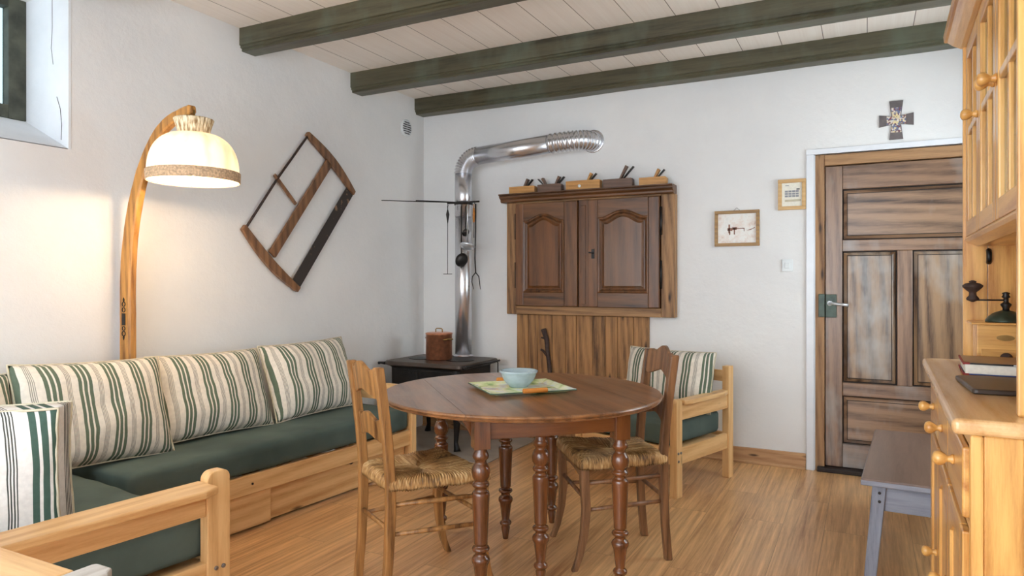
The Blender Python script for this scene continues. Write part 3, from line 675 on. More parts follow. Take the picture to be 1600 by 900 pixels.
for sx in (-1, 1):
    for sy in (-1, 1):
        m = MB(); x, y = .005 + sx * .28, .015 + sy * .235
        m.tube([(x, y, .30), (x + sx * .012, y + sy * .01, .24), (x, y, .12), (x - sx * .004, y, .06), (x + sx * .006, y + sy * .004, .02), (x + sx * .01, y + sy * .006, .0)], [.038, .03, .019, .016, .022, .027], 12); m.build('leg', 'black', st)
pot = thing('copper_pot', 'tall hammered copper stockpot with lid on the black stove', 'pot', (-2.915, 4.45, .636))
m = MB(); m.lathe([(.0, 0), (.094, 0), (.1, .006), (.1, .19), (.104, .193), (.104, .197), (.098, .197)], seg=40); m.build('pot_body', 'copper', pot)
m = MB(); m.lathe([(.104, .1975), (.104, .202), (.09, .206), (.0, .208)], seg=40); m.build('lid', 'copper', pot)
m = MB(); m.tube([(-.03, 0, .205), (-.03, 0, .228), (-.022, 0, .236), (.022, 0, .236), (.03, 0, .228), (.03, 0, .205)], .0045, 8); m.build('lid_handle', 'brass', pot)
for s in (-1, 1):
    m = MB(); a = R(-20); dx, dy = math.cos(a) * s, math.sin(a) * s
    q = lambda r, t_, z: (dx * r - dy * t_, dy * r + dx * t_, z)
    m.tube([q(.1, -.035, .155), q(.125, -.035, .158), q(.135, -.02, .162), q(.135, .02, .162), q(.125, .035, .158), q(.1, .035, .155)], .005, 8); m.build('side_handle', 'brass', pot)

pp_ = thing('stovepipe', 'galvanised steel stovepipe bending from the stove into the back wall', 'pipe', (-2.861, 4.72, .634))
rp = .066
O = Vector((-2.861, 4.72, .634))
def L_(p): return Vector(p) - O
m = MB(); m.tube([L_((-2.861, 4.72, .636)), L_((-2.861, 4.72, 1.75))], rp, 32); m.build('lower_pipe', 'galv', pp_)
m = MB(); m.tube([L_((-2.861, 4.72, 1.745)), L_((-2.861, 4.72, 2.09))], rp + .0025, 32); m.build('upper_pipe', 'galv', pp_)
m = MB(); m.lathe([(rp + .001, .0), (rp + .014, .002), (rp + .014, .006), (rp + .002, .02)], (0, 0, .002), 32); m.build('collar', 'galv', pp_)
pts = []; rad = []
N = 96; Rc = .135
for k in range(N + 1):
    a = PI / 2 * k / N
    pts.append(L_((-2.861 + Rc - Rc * math.cos(a), 4.72, 2.085 + Rc * math.sin(a)))); rad.append(rp + .001 + .004 * (1 - math.cos(2 * PI * k / 8)))
m = MB(); m.tube(pts, rad, 32); m.build('corrugated_elbow', 'galv', pp_)
hs = Vector((-2.861 + Rc, 4.72, 2.22)); he = Vector((-2.12, 4.735, 2.262))
m = MB(); m.tube([L_(hs), L_(he)], rp + .003, 32); m.build('horizontal_pipe', 'galv', pp_)
P0, P1, P2, P3 = he, Vector((-1.93, 4.74, 2.275)), Vector((-1.845, 4.76, 2.28)), Vector((-1.835, 4.93, 2.285))
pts = []; rad = []
for k in range(121):
    t_ = k / 120; p = P0 * (1 - t_) ** 3 + P1 * 3 * t_ * (1 - t_) ** 2 + P2 * 3 * t_ * t_ * (1 - t_) + P3 * t_ ** 3
    pts.append(L_(p)); rad.append(rp + .001 + .0042 * (1 - math.cos(2 * PI * k / 9)))
m = MB(); m.tube(pts, rad, 32); m.build('wall_elbow', 'galv', pp_)
m = MB(); m.lathe([(rp + .01, 0), (rp + .02, .0), (rp + .02, .006), (rp + .01, .006)], L_((-1.835, 4.909, 2.285)), 32, Matrix.Rotation(R(90), 4, 'X')); m.build('wall_collar', 'galv', pp_)

# utensil rack
rk = thing('utensil_rack', 'wrought iron utensil rack with fan of rods clamped on the stovepipe', 'rack', (-2.86, 4.64, 1.85))
m = MB(); m.tube([(-.10, .0, 0), (.19, -.0, .0)], .007, 8); m.lathe([(rp + .003, -.012), (rp + .008, -.012), (rp + .008, .012), (rp + .003, .012)], (0, .08, 0), 28); m.build('clamp_bar', 'iron', rk)
m = MB(); m.tube([(-.06, 0, .005), (-.44, -.40, -.0)], .0035, 6); m.build('rod', 'iron', rk)
m = MB(); m.tube([(-.02, 0, .005), (-.36, -.06, .03)], .0045, 6); m.build('rod', 'iron', rk)
m = MB()
for x in (-.085, -.02, .04, .1, .16): m.tube([(x, -.004, .004), (x, -.016, .0), (x, -.018, -.016), (x, -.010, -.02)], .003, 6)
m.build('hook', 'iron', rk)
UG = 'kitchen utensils hanging from the rack'
u = thing('skewer', 'long thin iron skewer with crossbar hanging left of the stovepipe', 'skewer', (-2.945, 4.62, 1.83), 0, UG)
m = MB(); m.tube([(0, 0, .0), (0, 0, -.08), (0, 0, -.54)], [.004, .003, .0022], 6); m.tube([(-.04, 0, -.54), (.04, 0, -.54)], .003, 6); m.build('shaft', 'iron', u)
m = MB(); m.tube([(0, 0, -.03), (.0, 0, -.07), (0, 0, -.14)], [.004, .014, .003], 8); m.build('pommel', 'iron', u)
def ladle(label, x, z0, ln, r, mat, tilt, name='ladle', y=4.622):
    u = thing(name, label, name, (x, y, z0), 0, UG)
    m = MB(); m.tube([(0, .008, .0), (0, 0, -.02), (0, 0, -ln)], [.003, .006, .005], 8); m.build('shaft', mat, u)
    m = MB(); mt = Matrix.Rotation(R(tilt), 4, 'X')
    pr = [(.001, -.5 * r)] + [(r * math.sin(a), -.5 * r * math.cos(a)) for a in (R(20), R(40), R(60), R(80), R(90))] + [(r * .94, 0.0)] + [(r * .94 * math.sin(a), -.44 * r * math.cos(a)) for a in (R(80), R(60), R(40), R(20))] + [(.001, -.44 * r)]
    m.lathe(pr, (0, 0, -ln - r * .55), 24, mt); m.build('bowl', mat, u); return u
ladle('dark iron skimmer with round bowl hanging lowest on the stovepipe', -2.815, 1.83, .40, .056, 'iron', 75, 'skimmer', 4.615)
ladle('small grey ladle with narrow bowl in the middle of the rack', -2.785, 1.83, .20, .032, 'iron', 70, 'ladle', 4.628)
ladle('shiny tin ladle with wide bowl hanging above the iron fork', -2.748, 1.83, .29, .062, 'steel', -25, 'ladle', 4.595)
u = thing('meat_fork', 'long two pronged iron fork hanging rightmost on the rack', 'fork', (-2.69, 4.62, 1.83), 0, UG)
m = MB(); m.tube([(0, 0, 0), (0, 0, -.2), (-.006, 0, -.42), (0, 0, -.53)], [.006, .006, .006, .005], 8); m.build('shaft', 'iron', u)
for s in (-1, 1):
    m = MB(); m.tube([(0, 0, -.53), (s * .028, 0, -.56), (s * .034, 0, -.60), (s * .03 + .012, 0, -.66)], [.0045, .0045, .004, .002], 8); m.build('prong', 'iron', u)
u = thing('wooden_spatula', 'narrow utensil with orange brown wooden handle next to the fork', 'spatula', (-2.715, 4.635, 1.83), 0, UG)
m = MB(); m.tube([(0, 0, 0), (0, 0, -.03)], .003, 6); m.tube([(0, 0, -.03), (0, 0, -.08), (0, 0, -.14)], [.007, .01, .007], 8); m.build('handle', 'orange', u)
m = MB(); m.tube([(0, 0, -.14), (0, 0, -.26)], .003, 6); m.build('shaft', 'iron', u)

# round vent grille on the left wall
vg = thing('vent_grille', 'small round slotted vent grille high on the left wall', 'vent', (XL, 4.65, 2.49))
m = MB(); m.lathe([(.0, 0), (.072, 0), (.072, .008), (.064, .012), (.0, .012)], (0, 0, 0), 32, Matrix.Rotation(R(90), 4, 'Y')); m.build('grille_body', 'plastic', vg)
m = MB()
for k in range(6):
    z = -.045 + k * .018; hw = math.sqrt(max(.056 ** 2 - z * z, .0001)); m.box(.0122, .0135, -hw, -.003, z - .004, z + .004); m.box(.0122, .0135, .003, hw, z - .004, z + .004)
m.build('slot', 'black', vg)

# ================================================================ WALL CUPBOARD
cb = thing('wall_cupboard', 'dark walnut wall cupboard with two arched panel doors', 'cupboard', (-1.87, YB, 0)); cx0 = 1.87
YF = -.07
m = MB(); m.box(-2.535 + cx0, -2.45 + cx0, YF, 0, .975, 1.85); m.box(-1.30 + cx0, -1.20 + cx0, YF, 0, .975, 1.85); m.split('side_frame', 'cupframe', cb, .005)
m = MB(); m.box(-2.45 + cx0, -1.30 + cx0, YF, 0, .975, 1.04); m.box(-2.45 + cx0, -1.30 + cx0, YF, 0, 1.838, 1.855); m.split('cross_frame', 'cupframex', cb, .005)
m = MB(); m.box(-1.925 + cx0, -1.847 + cx0, YF - .004, 0, 1.04, 1.84); m.box(-1.905 + cx0, -1.867 + cx0, YF - .010, 0, 1.06, 1.80); m.build('centre_post', 'cupboard', cb, .004)
m = MB(); m.prism([(0, 1.85), (YF - .02, 1.85), (YF - .03, 1.858), (YF - .03, 1.872), (YF - .052, 1.885), (YF - .056, 1.90), (YF - .07, 1.905), (YF - .07, 1.914), (0, 1.914)], 'yz', -2.575 + cx0, -1.205 + cx0); m.build('cornice', 'cupboardx', cb, .002)
m = MB(); m.box(-2.44 + cx0, -1.31 + cx0, -.05, -.02, 1.04, 1.84); m.build('back_board', 'groove', cb)
def arch_pts(x0, x1, z1, rise, n=24):
    out = []
    for k in range(n + 1):
        u = k / n; a = abs(2 * u - 1)
        h = rise * (.5 * (1 + math.cos(PI * min(a / .86, 1)))) ** .75 if a < .86 else 0
        out.append((x0 + (x1 - x0) * u, z1 + h))
    return out
def cup_door(x0, x1, px0, px1, pmat, keyside):
    z0, z1 = 1.042, 1.835; pz0, pz1 = 1.148, 1.70; yb, yf = YF + .01, YF - .028
    dr = bpy.data.objects.new('door', None); COL.objects.link(dr); dr.parent = cb; dr.location = (0, 0, 0)
    m = MB(); m.box(x0, px0, yf, yb, z0, z1); m.box(px1, x1, yf, yb, z0, z1); m.split('stile', 'cupboard', dr, .006)
    m = MB(); m.box(px0, px1, yf, yb, z0, pz0); ap = arch_pts(px0, px1, pz1, .05); m.prism([(px1, z1), (px0, z1)] + ap, 'xz', yf, yb); m.split('rail', 'cupboardx', dr, .003)
    # moulding frame inside the opening
    def ring(i, y):
        a = arch_pts(px0 + i, px1 - i, pz1 - i, .05); return [(p[0], y, p[1]) for p in a] + [(px1 - i, y, pz0 + i), (px0 + i, y, pz0 + i)]
    m = MB(); m.loft([ring(-.001, yf - .004), ring(.006, yf - .009), ring(.014, yf - .006), ring(.022, yf + .008), ring(.03, yf + .012)], caps=False, smooth=False); m.build('moulding', 'cupboard', dr)
    m = MB(); m.loft([ring(.026, yf + .014), ring(.034, yf + .013), ring(.05, yf + .002)], caps=True, smooth=False); m.build('panel', pmat, dr)
    return dr
d1 = cup_door(-2.445 + cx0, -1.93 + cx0, -2.375 + cx0, -2.035 + cx0, 'cuppanel', 1)
d2 = cup_door(-1.842 + cx0, -1.305 + cx0, -1.765 + cx0, -1.385 + cx0, 'cuppanel2', -1)
m = MB(); m.box(-1.812 + cx0, -1.79 + cx0, YF - .034, YF - .027, 1.40, 1.47); m.tube([(-1.80 + cx0, YF - .03, 1.44), (-1.80 + cx0, YF - .055, 1.44), (-1.825 + cx0, YF - .058, 1.445)], .005, 8); m.build('keyhole_plate', 'black', d2, .002)
for x in (-2.449, -1.298):
    for z0 in (1.18, 1.56):
        m = MB(); m.tube([(x + cx0, YF - .012, z0), (x + cx0, YF - .012, z0 + .20)], .0085, 10); m.build('hinge', 'black', cb)

# boards beneath the cupboard
bp = thing('board_panelling', 'brown vertical board panelling on the wall beneath the cupboard', 'panelling', (-1.93, YB, 0))
x = -.535; i = 0; wds = [.10, .085, .12, .11, .09, .13, .10, .095, .12, .115]
for wd in wds:
    m = MB(); m.box(x + .001, min(x + wd, .532) - .001, -.032 + .003 * (i % 2), -.002, .0, .972); m.build('board', 'panel', bp, .003); x += wd; i += 1
wk = thing('walking_stick', 'knobbly dark branch stick leaning on the board panelling', 'stick', (-2.20, 4.84, 0))
m = MB(); m.tube([(.10, -.02, .01), (.07, -.01, .2), (.045, 0, .42), (.03, .01, .58), (.01, .015, .70), (.005, .015, .78), (-.022, .015, .865)], [.012, .014, .015, .017, .016, .019, .021], 9)
m.tube([(.018, .012, .65), (-.015, -.01, .70), (-.03, -.02, .71)], [.01, .009, .008], 8); m.tube([(.0, .01, .79), (-.03, -.01, .80)], [.008, .006], 7); m.build('branch', 'twig', wk)

# hand planes on top of the cupboard
PG = 'old wooden hand planes on top of the wall cupboard'
def plane_tool(label, x0, x1, h, mat, wedges, hole=None):
    root = thing('hand_plane', label, 'hand plane', ((x0 + x1) / 2, 4.83, 1.9145), 0, PG); hw = (x1 - x0) / 2
    m = MB(); m.prism([(-hw, 0), (hw, 0), (hw, h - .008), (hw - .008, h), (-hw, h)], 'xz', -.028, .028); m.build('block', mat, root, .002)
    for (wx, dirn, ln, wm) in wedges:
        ln *= 1.35; m = MB(); ca, sa = math.cos(R(62)) * dirn, math.sin(R(62))
        p0 = (wx - (x0 + x1) / 2 - ca * .0, .0, h - .01); p1 = (p0[0] + ca * ln, 0, p0[2] + sa * ln)
        m.bar(p0, p1, .012, .036, (0, 1, 0), .020, .036); 
        m.build('wedge', wm, root, .003)
        m = MB(); q0 = (p0[0] + dirn * .016, 0, h - .01); ca2, sa2 = math.cos(R(48)) * dirn, math.sin(R(48)); q1 = (q0[0] + ca2 * ln * 1.15, 0, q0[2] + sa2 * ln * 1.1)
        m.bar(q0, q1, .005, .03, (0, 1, 0), .007, .03); m.build('iron_blade', 'iron', root, .001)
    if hole:
        m = MB(); m.lathe([(.012, 0), (.012, .002), (.001, .002)], (hole - (x0 + x1) / 2, -.0275, h * .4), 18, Matrix.Rotation(R(90), 4, 'X')); m.build('lit_hole_disc', 'plastic', root)  # white disc painted for the light seen in the hole
plane_tool('golden wooden hand plane at the left end of the cupboard top', -2.495, -2.275, .055, 'plane1', [(-2.375, 1, .055, 'plane2')])
plane_tool('dark hand plane with two wedges, second from the left on the cupboard', -2.25, -2.055, .058, 'plane2', [(-2.185, -1, .05, 'plane2'), (-2.11, 1, .055, 'plane2')])
plane_tool('large golden hand plane with a white round spot in the middle of the row', -2.015, -1.745, .068, 'plane1', [(-1.85, 1, .052, 'plane1')], -1.905)
plane_tool('dark brown hand plane with tall blade, second from the right', -1.72, -1.50, .062, 'plane2', [(-1.60, 1, .085, 'plane2')])
plane_tool('pale wooden hand plane at the right end of the cupboard top', -1.45, -1.255, .056, 'plane1', [(-1.345, 1, .055, 'plane1')])

# ================================================================ WALL THINGS
def picture(name, label, x0, x1, z0, z1, fw, fmat, pmat):
    root = thing(name, label, 'picture', ((x0 + x1) / 2, YB, z0)); hw = (x1 - x0) / 2; h = z1 - z0
    m = MB(); m.box(-hw, hw, -.018, -.001, 0, fw); m.box(-hw, hw, -.018, -.001, h - fw, h); m.box(-hw, -hw + fw, -.018, -.001, fw, h - fw); m.box(hw - fw, hw, -.018, -.001, fw, h - fw); m.build('picture_frame', fmat, root, .002)
    m = MB(); m.box(-hw + fw, hw - fw, -.008, -.002, fw, h - fw); m.build('print', pmat, root); return root
p = picture('framed_print', 'framed sepia landscape print with a small house, in golden wood frame', -.94, -.645, 1.472, 1.716, .022, 'oakframe', 'sepia')
m = MB()
m.box(-.055, -.045, -.0088, -.0082, .09, .15); m.box(-.062, -.03, -.0088, -.0082, .105, .125); m.box(-.03, .05, -.0088, -.0082, .118, .124); m.box(-.03, .0, -.0088, -.0082, .112, .13)
m.box(-.02, -.012, -.0088, -.0082, .08, .12); m.box(.046, .05, -.0088, -.0082, .10, .124); m.box(-.05, -.043, -.0088, -.0082, .078, .1); m.prism([(.06, .105), (.10, .118), (.118, .128), (.118, .122), (.09, .108)], 'xz', -.0088, -.0082)
m.build('house_drawing', 'ink', p)
m = MB(); m.tube([(-.02, -.008, .244), (0, -.01, .262), (.02, -.008, .244)], .0015, 5); m.build('hanging_ring', 'steel', p)
p = picture('framed_certificate', 'small white printed sheet in pale wood frame beside the door casing', -.528, -.357, 1.704, 1.906, .024, 'beechframe', 'paper')
m = MB()
for r_ in range(3):
    for c_ in range(4): m.box(-.043 + c_ * .022, -.043 + c_ * .022 + .019, -.0088, -.0082, .084 + r_ * .016, .084 + r_ * .016 + .012)
m.box(-.04, -.018, -.0088, -.0082, .158, .163); m.build('printed_table', 'inkgrey', p)
m = MB(); m.box(.028, .048, -.0088, -.0082, .131, .139); m.build('printed_block', 'inkdark', p)
m = MB(); m.box(-.043, .055, -.0088, -.0082, .054, .068); m.build('printed_band', 'tape', p)
sw = thing('light_switch', 'white square light switch on the wall beside the door', 'light switch', (-.470, YB, 1.337))
m = MB(); m.box(-.034, .034, -.010, -.001, -.04, .04); m.build('switch_plate', 'plastic', sw, .003)
m = MB(); m.box(-.016, .016, -.016, -.009, -.02, .02); m.build('rocker', 'plastic', sw, .003)
cr = thing('wall_cross', 'small flared metal cross with enamelled scenes above the door', 'cross', (.16, YB, 2.232), 0)
def cross_pts(s, e=1.0):
    a, b, L1_, L2_ = .026 * s, .038 * s, .094, .12
    L1_ -= (1 - e); L2_ -= (1 - e); L1_, L2_ = L1_ * e, L2_ * e
    return [(-a, a), (-b, L2_), (b, L2_), (a, a), (L1_, b), (L1_, -b), (a, -a), (b, -L2_), (-b, -L2_), (-a, -a), (-L1_, -b), (-L1_, b)]
m = MB(); m.prism(cross_pts(1.0), 'xz', -.010, -.001); m.build('cross_body', 'bronze', cr, .001)
m = MB(); m.prism(cross_pts(.78, .96), 'xz', -.0115, -.0095); m.build('enamel_scenes', 'icon', cr)

# frame saw on the left wall
fs_ = thing('frame_saw', 'old wooden frame saw hanging tilted on the left wall', 'saw', (XL, 3.46, 1.7))
def W(y, z, x=.028): return Vector((x, y - 3.46, z - 1.7))
def armc(p, q, bulge, w0, w1):
    p, q = Vector(p), Vector(q); n = Vector((-(q - p).y, (q - p).x)).normalized(); N = 14; a = []; b = []
    for k in range(N + 1):
        t_ = k / N; c = p * (1 - t_) + q * t_ + n * bulge * math.sin(PI * t_); ww = w0 + (w1 - w0) * math.sin(PI * t_)
        a.append(tuple(c + n * ww / 2)); b.append(tuple(c - n * ww / 2))
    return a + b[::-1]
def sub(l): return [(y - 3.46, z - 1.7) for y, z in l]
m = MB(); m.prism(sub(armc((3.50, 2.225), (3.975, 1.875), .025, .035, .062)), 'yz', .008, .036); m.build('saw_arm', 'chair2', fs_, .004)
m = MB(); m.prism(sub(armc((2.965, 1.56), (3.42, 1.175), -.025, .04, .062)), 'yz', .008, .036); m.build('saw_arm', 'chair2', fs_, .004)
m = MB(); m.bar(W(3.195, 1.40, .02), W(3.715, 2.06, .02), .062, .02, (1, 0, 0)); o_ = m.build('stretcher', 'chair2', fs_, .004)
m = MB(); m.tube([W(3.505, 2.205, .02), W(3.235, 1.88, .02), W(2.985, 1.55, .02)], .008, 8); m.build('twisted_cord', 'twig', fs_)
m = MB(); m.bar(W(3.215, 1.91, .02), W(3.40, 1.74, .02), .022, .012, (1, 0, 0)); m.build('toggle', 'chair2', fs_, .002)
t = NT('dark blade with rust flakes'); v = t.coords(); nz = t.n('ShaderNodeTexNoise', {'Vector': v, 'Scale': 16, 'Detail': 2})
M['blade'] = t.fin(t.ramp(nz.outputs[0], [(.6, S(52, 44, 40)), (.66, S(150, 116, 88))]), .6)
a_, b_ = W(3.40, 1.215, .022), W(3.93, 1.885, .022)
m = MB(); m.bar(a_, b_, .085, .006, (1, 0, 0)); m.build('saw_blade', 'blade', fs_, .001)

# ================================================================ FLOOR LAMP
lp = thing('floor_lamp', 'lit floor lamp with curved wooden stem and cream domed shade', 'lamp', (-3.29, 2.19, 0))
cl = [(-3.275, 0), (-3.276, .5), (-3.278, .863), (-3.278, 1.04), (-3.278, 1.23), (-3.262, 1.42), (-3.220, 1.61), (-3.15, 1.788), (-3.05, 1.93), (-2.945, 2.0), (-2.795, 2.035)]
# smooth centreline
def catmull(P, n=6):
    out = []
    for i in range(len(P) - 1):
        a, b, c, d = Vector(P[max(i - 1, 0)]), Vector(P[i]), Vector(P[i + 1]), Vector(P[min(i + 2, len(P) - 1)])
        for k in range(n):
            t_ = k / n; out.append(.5 * ((2 * b) + (c - a) * t_ + (2 * a - 5 * b + 4 * c - d) * t_ ** 2 + (-a + 3 * b - 3 * c + d) * t_ ** 3))
    out.append(Vector(P[-1])); return out
cc = catmull(cl); rings = []
for i, p in enumerate(cc):
    d = (cc[min(i + 1, len(cc) - 1)] - cc[max(i - 1, 0)]).normalized(); n_ = Vector((-d.y, d.x)); u_ = i / (len(cc) - 1)
    wd = .043 - .020 * max(0, u_ - .45) / .55; hy = .022 - .004 * u_
    if i == len(cc) - 1: wd *= .7; hy *= .7
    wd += .0025 * noise.noise(Vector((i * .6, 0, 0)))
    c_ = Vector((p.x + 3.29, 0, p.y))
    rings.append([c_ + Vector((n_.x * s * wd, yy * hy, n_.y * s * wd)) for s, yy in ((1, -.7), (.7, -1), (-.7, -1), (-1, -.7), (-1, .7), (-.7, 1), (.7, 1), (1, .7))])
M['lampwood'] = wood('golden bent lamp wood', S(206, 146, 72), S(112, 66, 26), 'z', .45, 1.4, knots=1.4)
m = MB(); m.loft(rings, smooth=False); m.build('stem', 'lampwood', lp, .003)
m = MB()
for z, r_ in ((1.118, .013), (1.09, .013), (.998, .012), (.972, .014)):
    m.lathe([(r_ - .0035, 0), (r_, .0), (r_, .003), (r_ - .0035, .003), (r_ - .0035, 0)], (.012, -.0215, z), 18, Matrix.Rotation(R(90), 4, 'X'), caps=False)
m.box(.0, .024, -.0245, -.0215, 1.013, 1.073)
for z in (1.139, .952): m.prism([(.012, z + .012), (.018, z), (.012, z - .012), (.006, z)], 'xz', -.0245, -.0215)
m.build('iron_ornament', 'black', lp)
lx, lz = .495, 0
def pleat(th, i): return .012 * math.sin(th * 26)
m = MB(); m.lathe([(.066, 1.915), (.069, 1.93), (.078, 1.96), (.086, 1.985), (.084, 1.988), (.064, 1.925)], (lx, 0, 0), 120, wob=lambda th, i: .025 * math.sin(th * 30), caps=False); m.build('shade_collar', 'collar', lp)
m = MB(); m.lathe([(.006, 1.9135), (.064, 1.9135), (.064, 1.9155), (.006, 1.9155)], (lx, 0, 0), 32); m.build('collar_light_block', 'brass', lp)  # unseen disc added to keep bulb light off the collar
def shp(t_): a = t_ * PI / 2; return (.066 + .132 * math.sin(a) ** .9, 1.745 + .172 * math.cos(a) ** 1.0)
prof = [shp(k / 16) for k in range(17)] + [(.199, 1.72), (.198, 1.70)]
m = MB(); m.lathe(prof, (lx, 0, 0), 192, wob=lambda th, i: (.022 * (abs(math.sin(th * 10 + .6 * math.sin(th * 3))) - .5) * max(0, 1 - i / 15) ** .7), caps=False); m.build('lamp_shade', 'shade', lp)
m = MB(); m.lathe([(.2015, 1.742), (.204, 1.74), (.203, 1.715), (.2025, 1.696), (.2, 1.694)], (lx, 0, 0), 140, wob=lambda th, i: .006 * math.sin(th * 44), caps=False); m.build('shade_fringe', 'fringe', lp)
m = MB(); m.lathe([(.004, 1.70 + .02), (.02, 1.725), (.03, 1.745), (.031, 1.76), (.025, 1.785), (.014, 1.81), (.014, 1.83)], (lx, 0, 0), 20); m.build('bulb', 'bulb', lp)
m = MB(); m.lathe([(.017, 1.83), (.018, 1.87), (.01, 1.9), (.006, 1.91), (.006, 2.03)], (lx, 0, 0), 16); m.build('bulb_holder', 'brass', lp)
l = bpy.data.lights.new('bulb_light', 'POINT'); l.energy = BULB_POWER; l.color = (1, .76, .5); l.shadow_soft_size = .035
lo = bpy.data.objects.new('bulb_light', l); COL.objects.link(lo); lo.parent = lp; lo.location = (lx, 0, 1.735)

# ================================================================ HUTCH (right)
hu = thing('pine_hutch', 'honey coloured pine dresser with turned knobs on the right', 'dresser', (.162, 1.76, 0), R(-1.2))
LH = 1.36
m = MB(); m.box(0, .52, 0, LH, .90, .935); m.build('worktop', 'hutchtop', hu, .013, 4)
# base carcass
m = MB(); m.box(.04, .50, LH - .05, LH - .025, 0, .90); m.build('far_side', 'hutchz', hu, .003)
m = MB()
m.box(.06, .13, .02, .045, 0, .90); m.box(.40, .50, .02, .045, 0, .90); m.box(.13, .40, .02, .045, 0, .12)
ap = [(.13 + .27 * k / 16, .72 + .07 * math.sin(PI * k / 16)) for k in range(17)]
m.prism([(.40, .90), (.13, .90)] + ap, 'xz', .02, .045); m.build('near_side', 'hutchz', hu, .004)
m = MB(); m.box(.132, .398, .032, .042, .12, .80); m.build('side_panel', 'hutchz', hu, .003)
m = MB(); m.box(.035, .06, .018, .045, 0, .90); m.build('corner_post', 'hutchz', hu, .006)
m = MB(); m.box(.48, .50, .045, LH - .05, 0, .9); m.box(.05, .48, .045, LH - .05, .05, .07); m.build('carcass_back', 'hutchy', hu)
m = MB(); m.box(.038, .06, .046, LH - .05, .865, .90); m.box(.038, .06, .046, LH - .05, .68, .70); m.box(.038, .06, .046, LH - .05, 0, .07)
for y in (.046, LH - .08): m.box(.0385, .06, y, y + .03, 0, .9)
m.build('face_frame', 'hutchy', hu, .002)
def knob(parent, x, y, z, s=1.0, name='knob'):
    m = MB(); m.lathe([(.0, 0), (.011 * s, 0), (.012 * s, .004 * s), (.008 * s, .009 * s), (.0075 * s, .014 * s), (.012 * s, .019 * s), (.0165 * s, .026 * s), (.0175 * s, .033 * s), (.015 * s, .040 * s), (.008 * s, .044 * s), (.0, .045 * s)], (x, y, z), 20, Matrix.Rotation(R(-90), 4, 'Y')); return m.build(name, 'hutchx', parent)
seg_ = (LH - .13) / 3
for k in range(3):
    y0 = .065 + seg_ * k; y1 = y0 + seg_ - .012
    m = MB(); m.box(.024, .042, y0, y1, .705, .862); dr = m.build('drawer', 'hutchy', hu, .006, 3); knob(dr, .024, (y0 + y1) / 2, .79, 1.05)
    dd = bpy.data.objects.new('cupboard_door', None); COL.objects.link(dd); dd.parent = hu
    m = MB(); m.box(.024, .042, y0, y0 + .06, .08, .675); m.box(.024, .042, y1 - .06, y1, .08, .675); m.split('stile', 'hutchz', dd, .004)
    m = MB(); m.box(.024, .042, y0 + .06, y1 - .06, .08, .14); n = 16
    ap = [(y0 + .06 + (y1 - y0 - .12) * q / n, .57 + .045 * math.sin(PI * q / n)) for q in range(n + 1)]
    m.prism([(y1 - .06, .675), (y0 + .06, .675)] + ap, 'yz', .024, .042); m.split('rail', 'hutchy', dd, .004)
    m = MB(); m.box(.032, .040, y0 + .06, y1 - .06, .14, .62); m.build('panel', 'hutchz', dd)
    knob(dd, .024, y0 + .03, .335 if k == 2 else .40, 1.0)
# upper part
UX = .128
m = MB(); m.box(UX, .50, .085, .108, .935, 2.16); m.build('upper_near_side', 'hutchz', hu, .004)
m = MB(); m.box(UX, UX + .075, LH - .06, LH - .037, .935, 2.16); m.box(UX + .077, UX + .17, LH - .06, LH - .037, .935, 2.16); m.box(UX + .172, UX + .28, LH - .06, LH - .037, .935, 2.16); m.box(UX + .282, .50, LH - .06, LH - .037, .935, 2.16); m.build('upper_far_side', 'hutchz', hu, .002)
m = MB()
yy = .108
while yy < LH - .07:
    m.box(.485, .50, yy, min(yy + .098, LH - .06), .935, 2.16); yy += .1
m.build('back_boards', 'hutchz', hu, .002)
m = MB(); m.box(UX + .045, .485, .108, LH - .06, 1.36, 1.38); m.build('cabinet_floor', 'hutchy', hu, .002)
m = MB(); m.prism([(UX + .012, 1.376), (UX + .004, 1.385), (UX + .010, 1.395), (UX + .03, 1.395), (UX + .05, 1.376), (UX + .05, 1.36), (UX + .045, 1.36)], 'xz', .109, LH - .061); m.build('bottom_moulding', 'hutchy', hu, .001)
m = MB(); m.box(UX + .03, .485, .108, LH - .06, 1.76, 1.775); m.build('inner_shelf', 'hutchy', hu)
m = MB(); m.box(UX + .02, .485, .108, LH - .06, 2.10, 2.16); m.build('top_rail', 'hutchy', hu, .002)
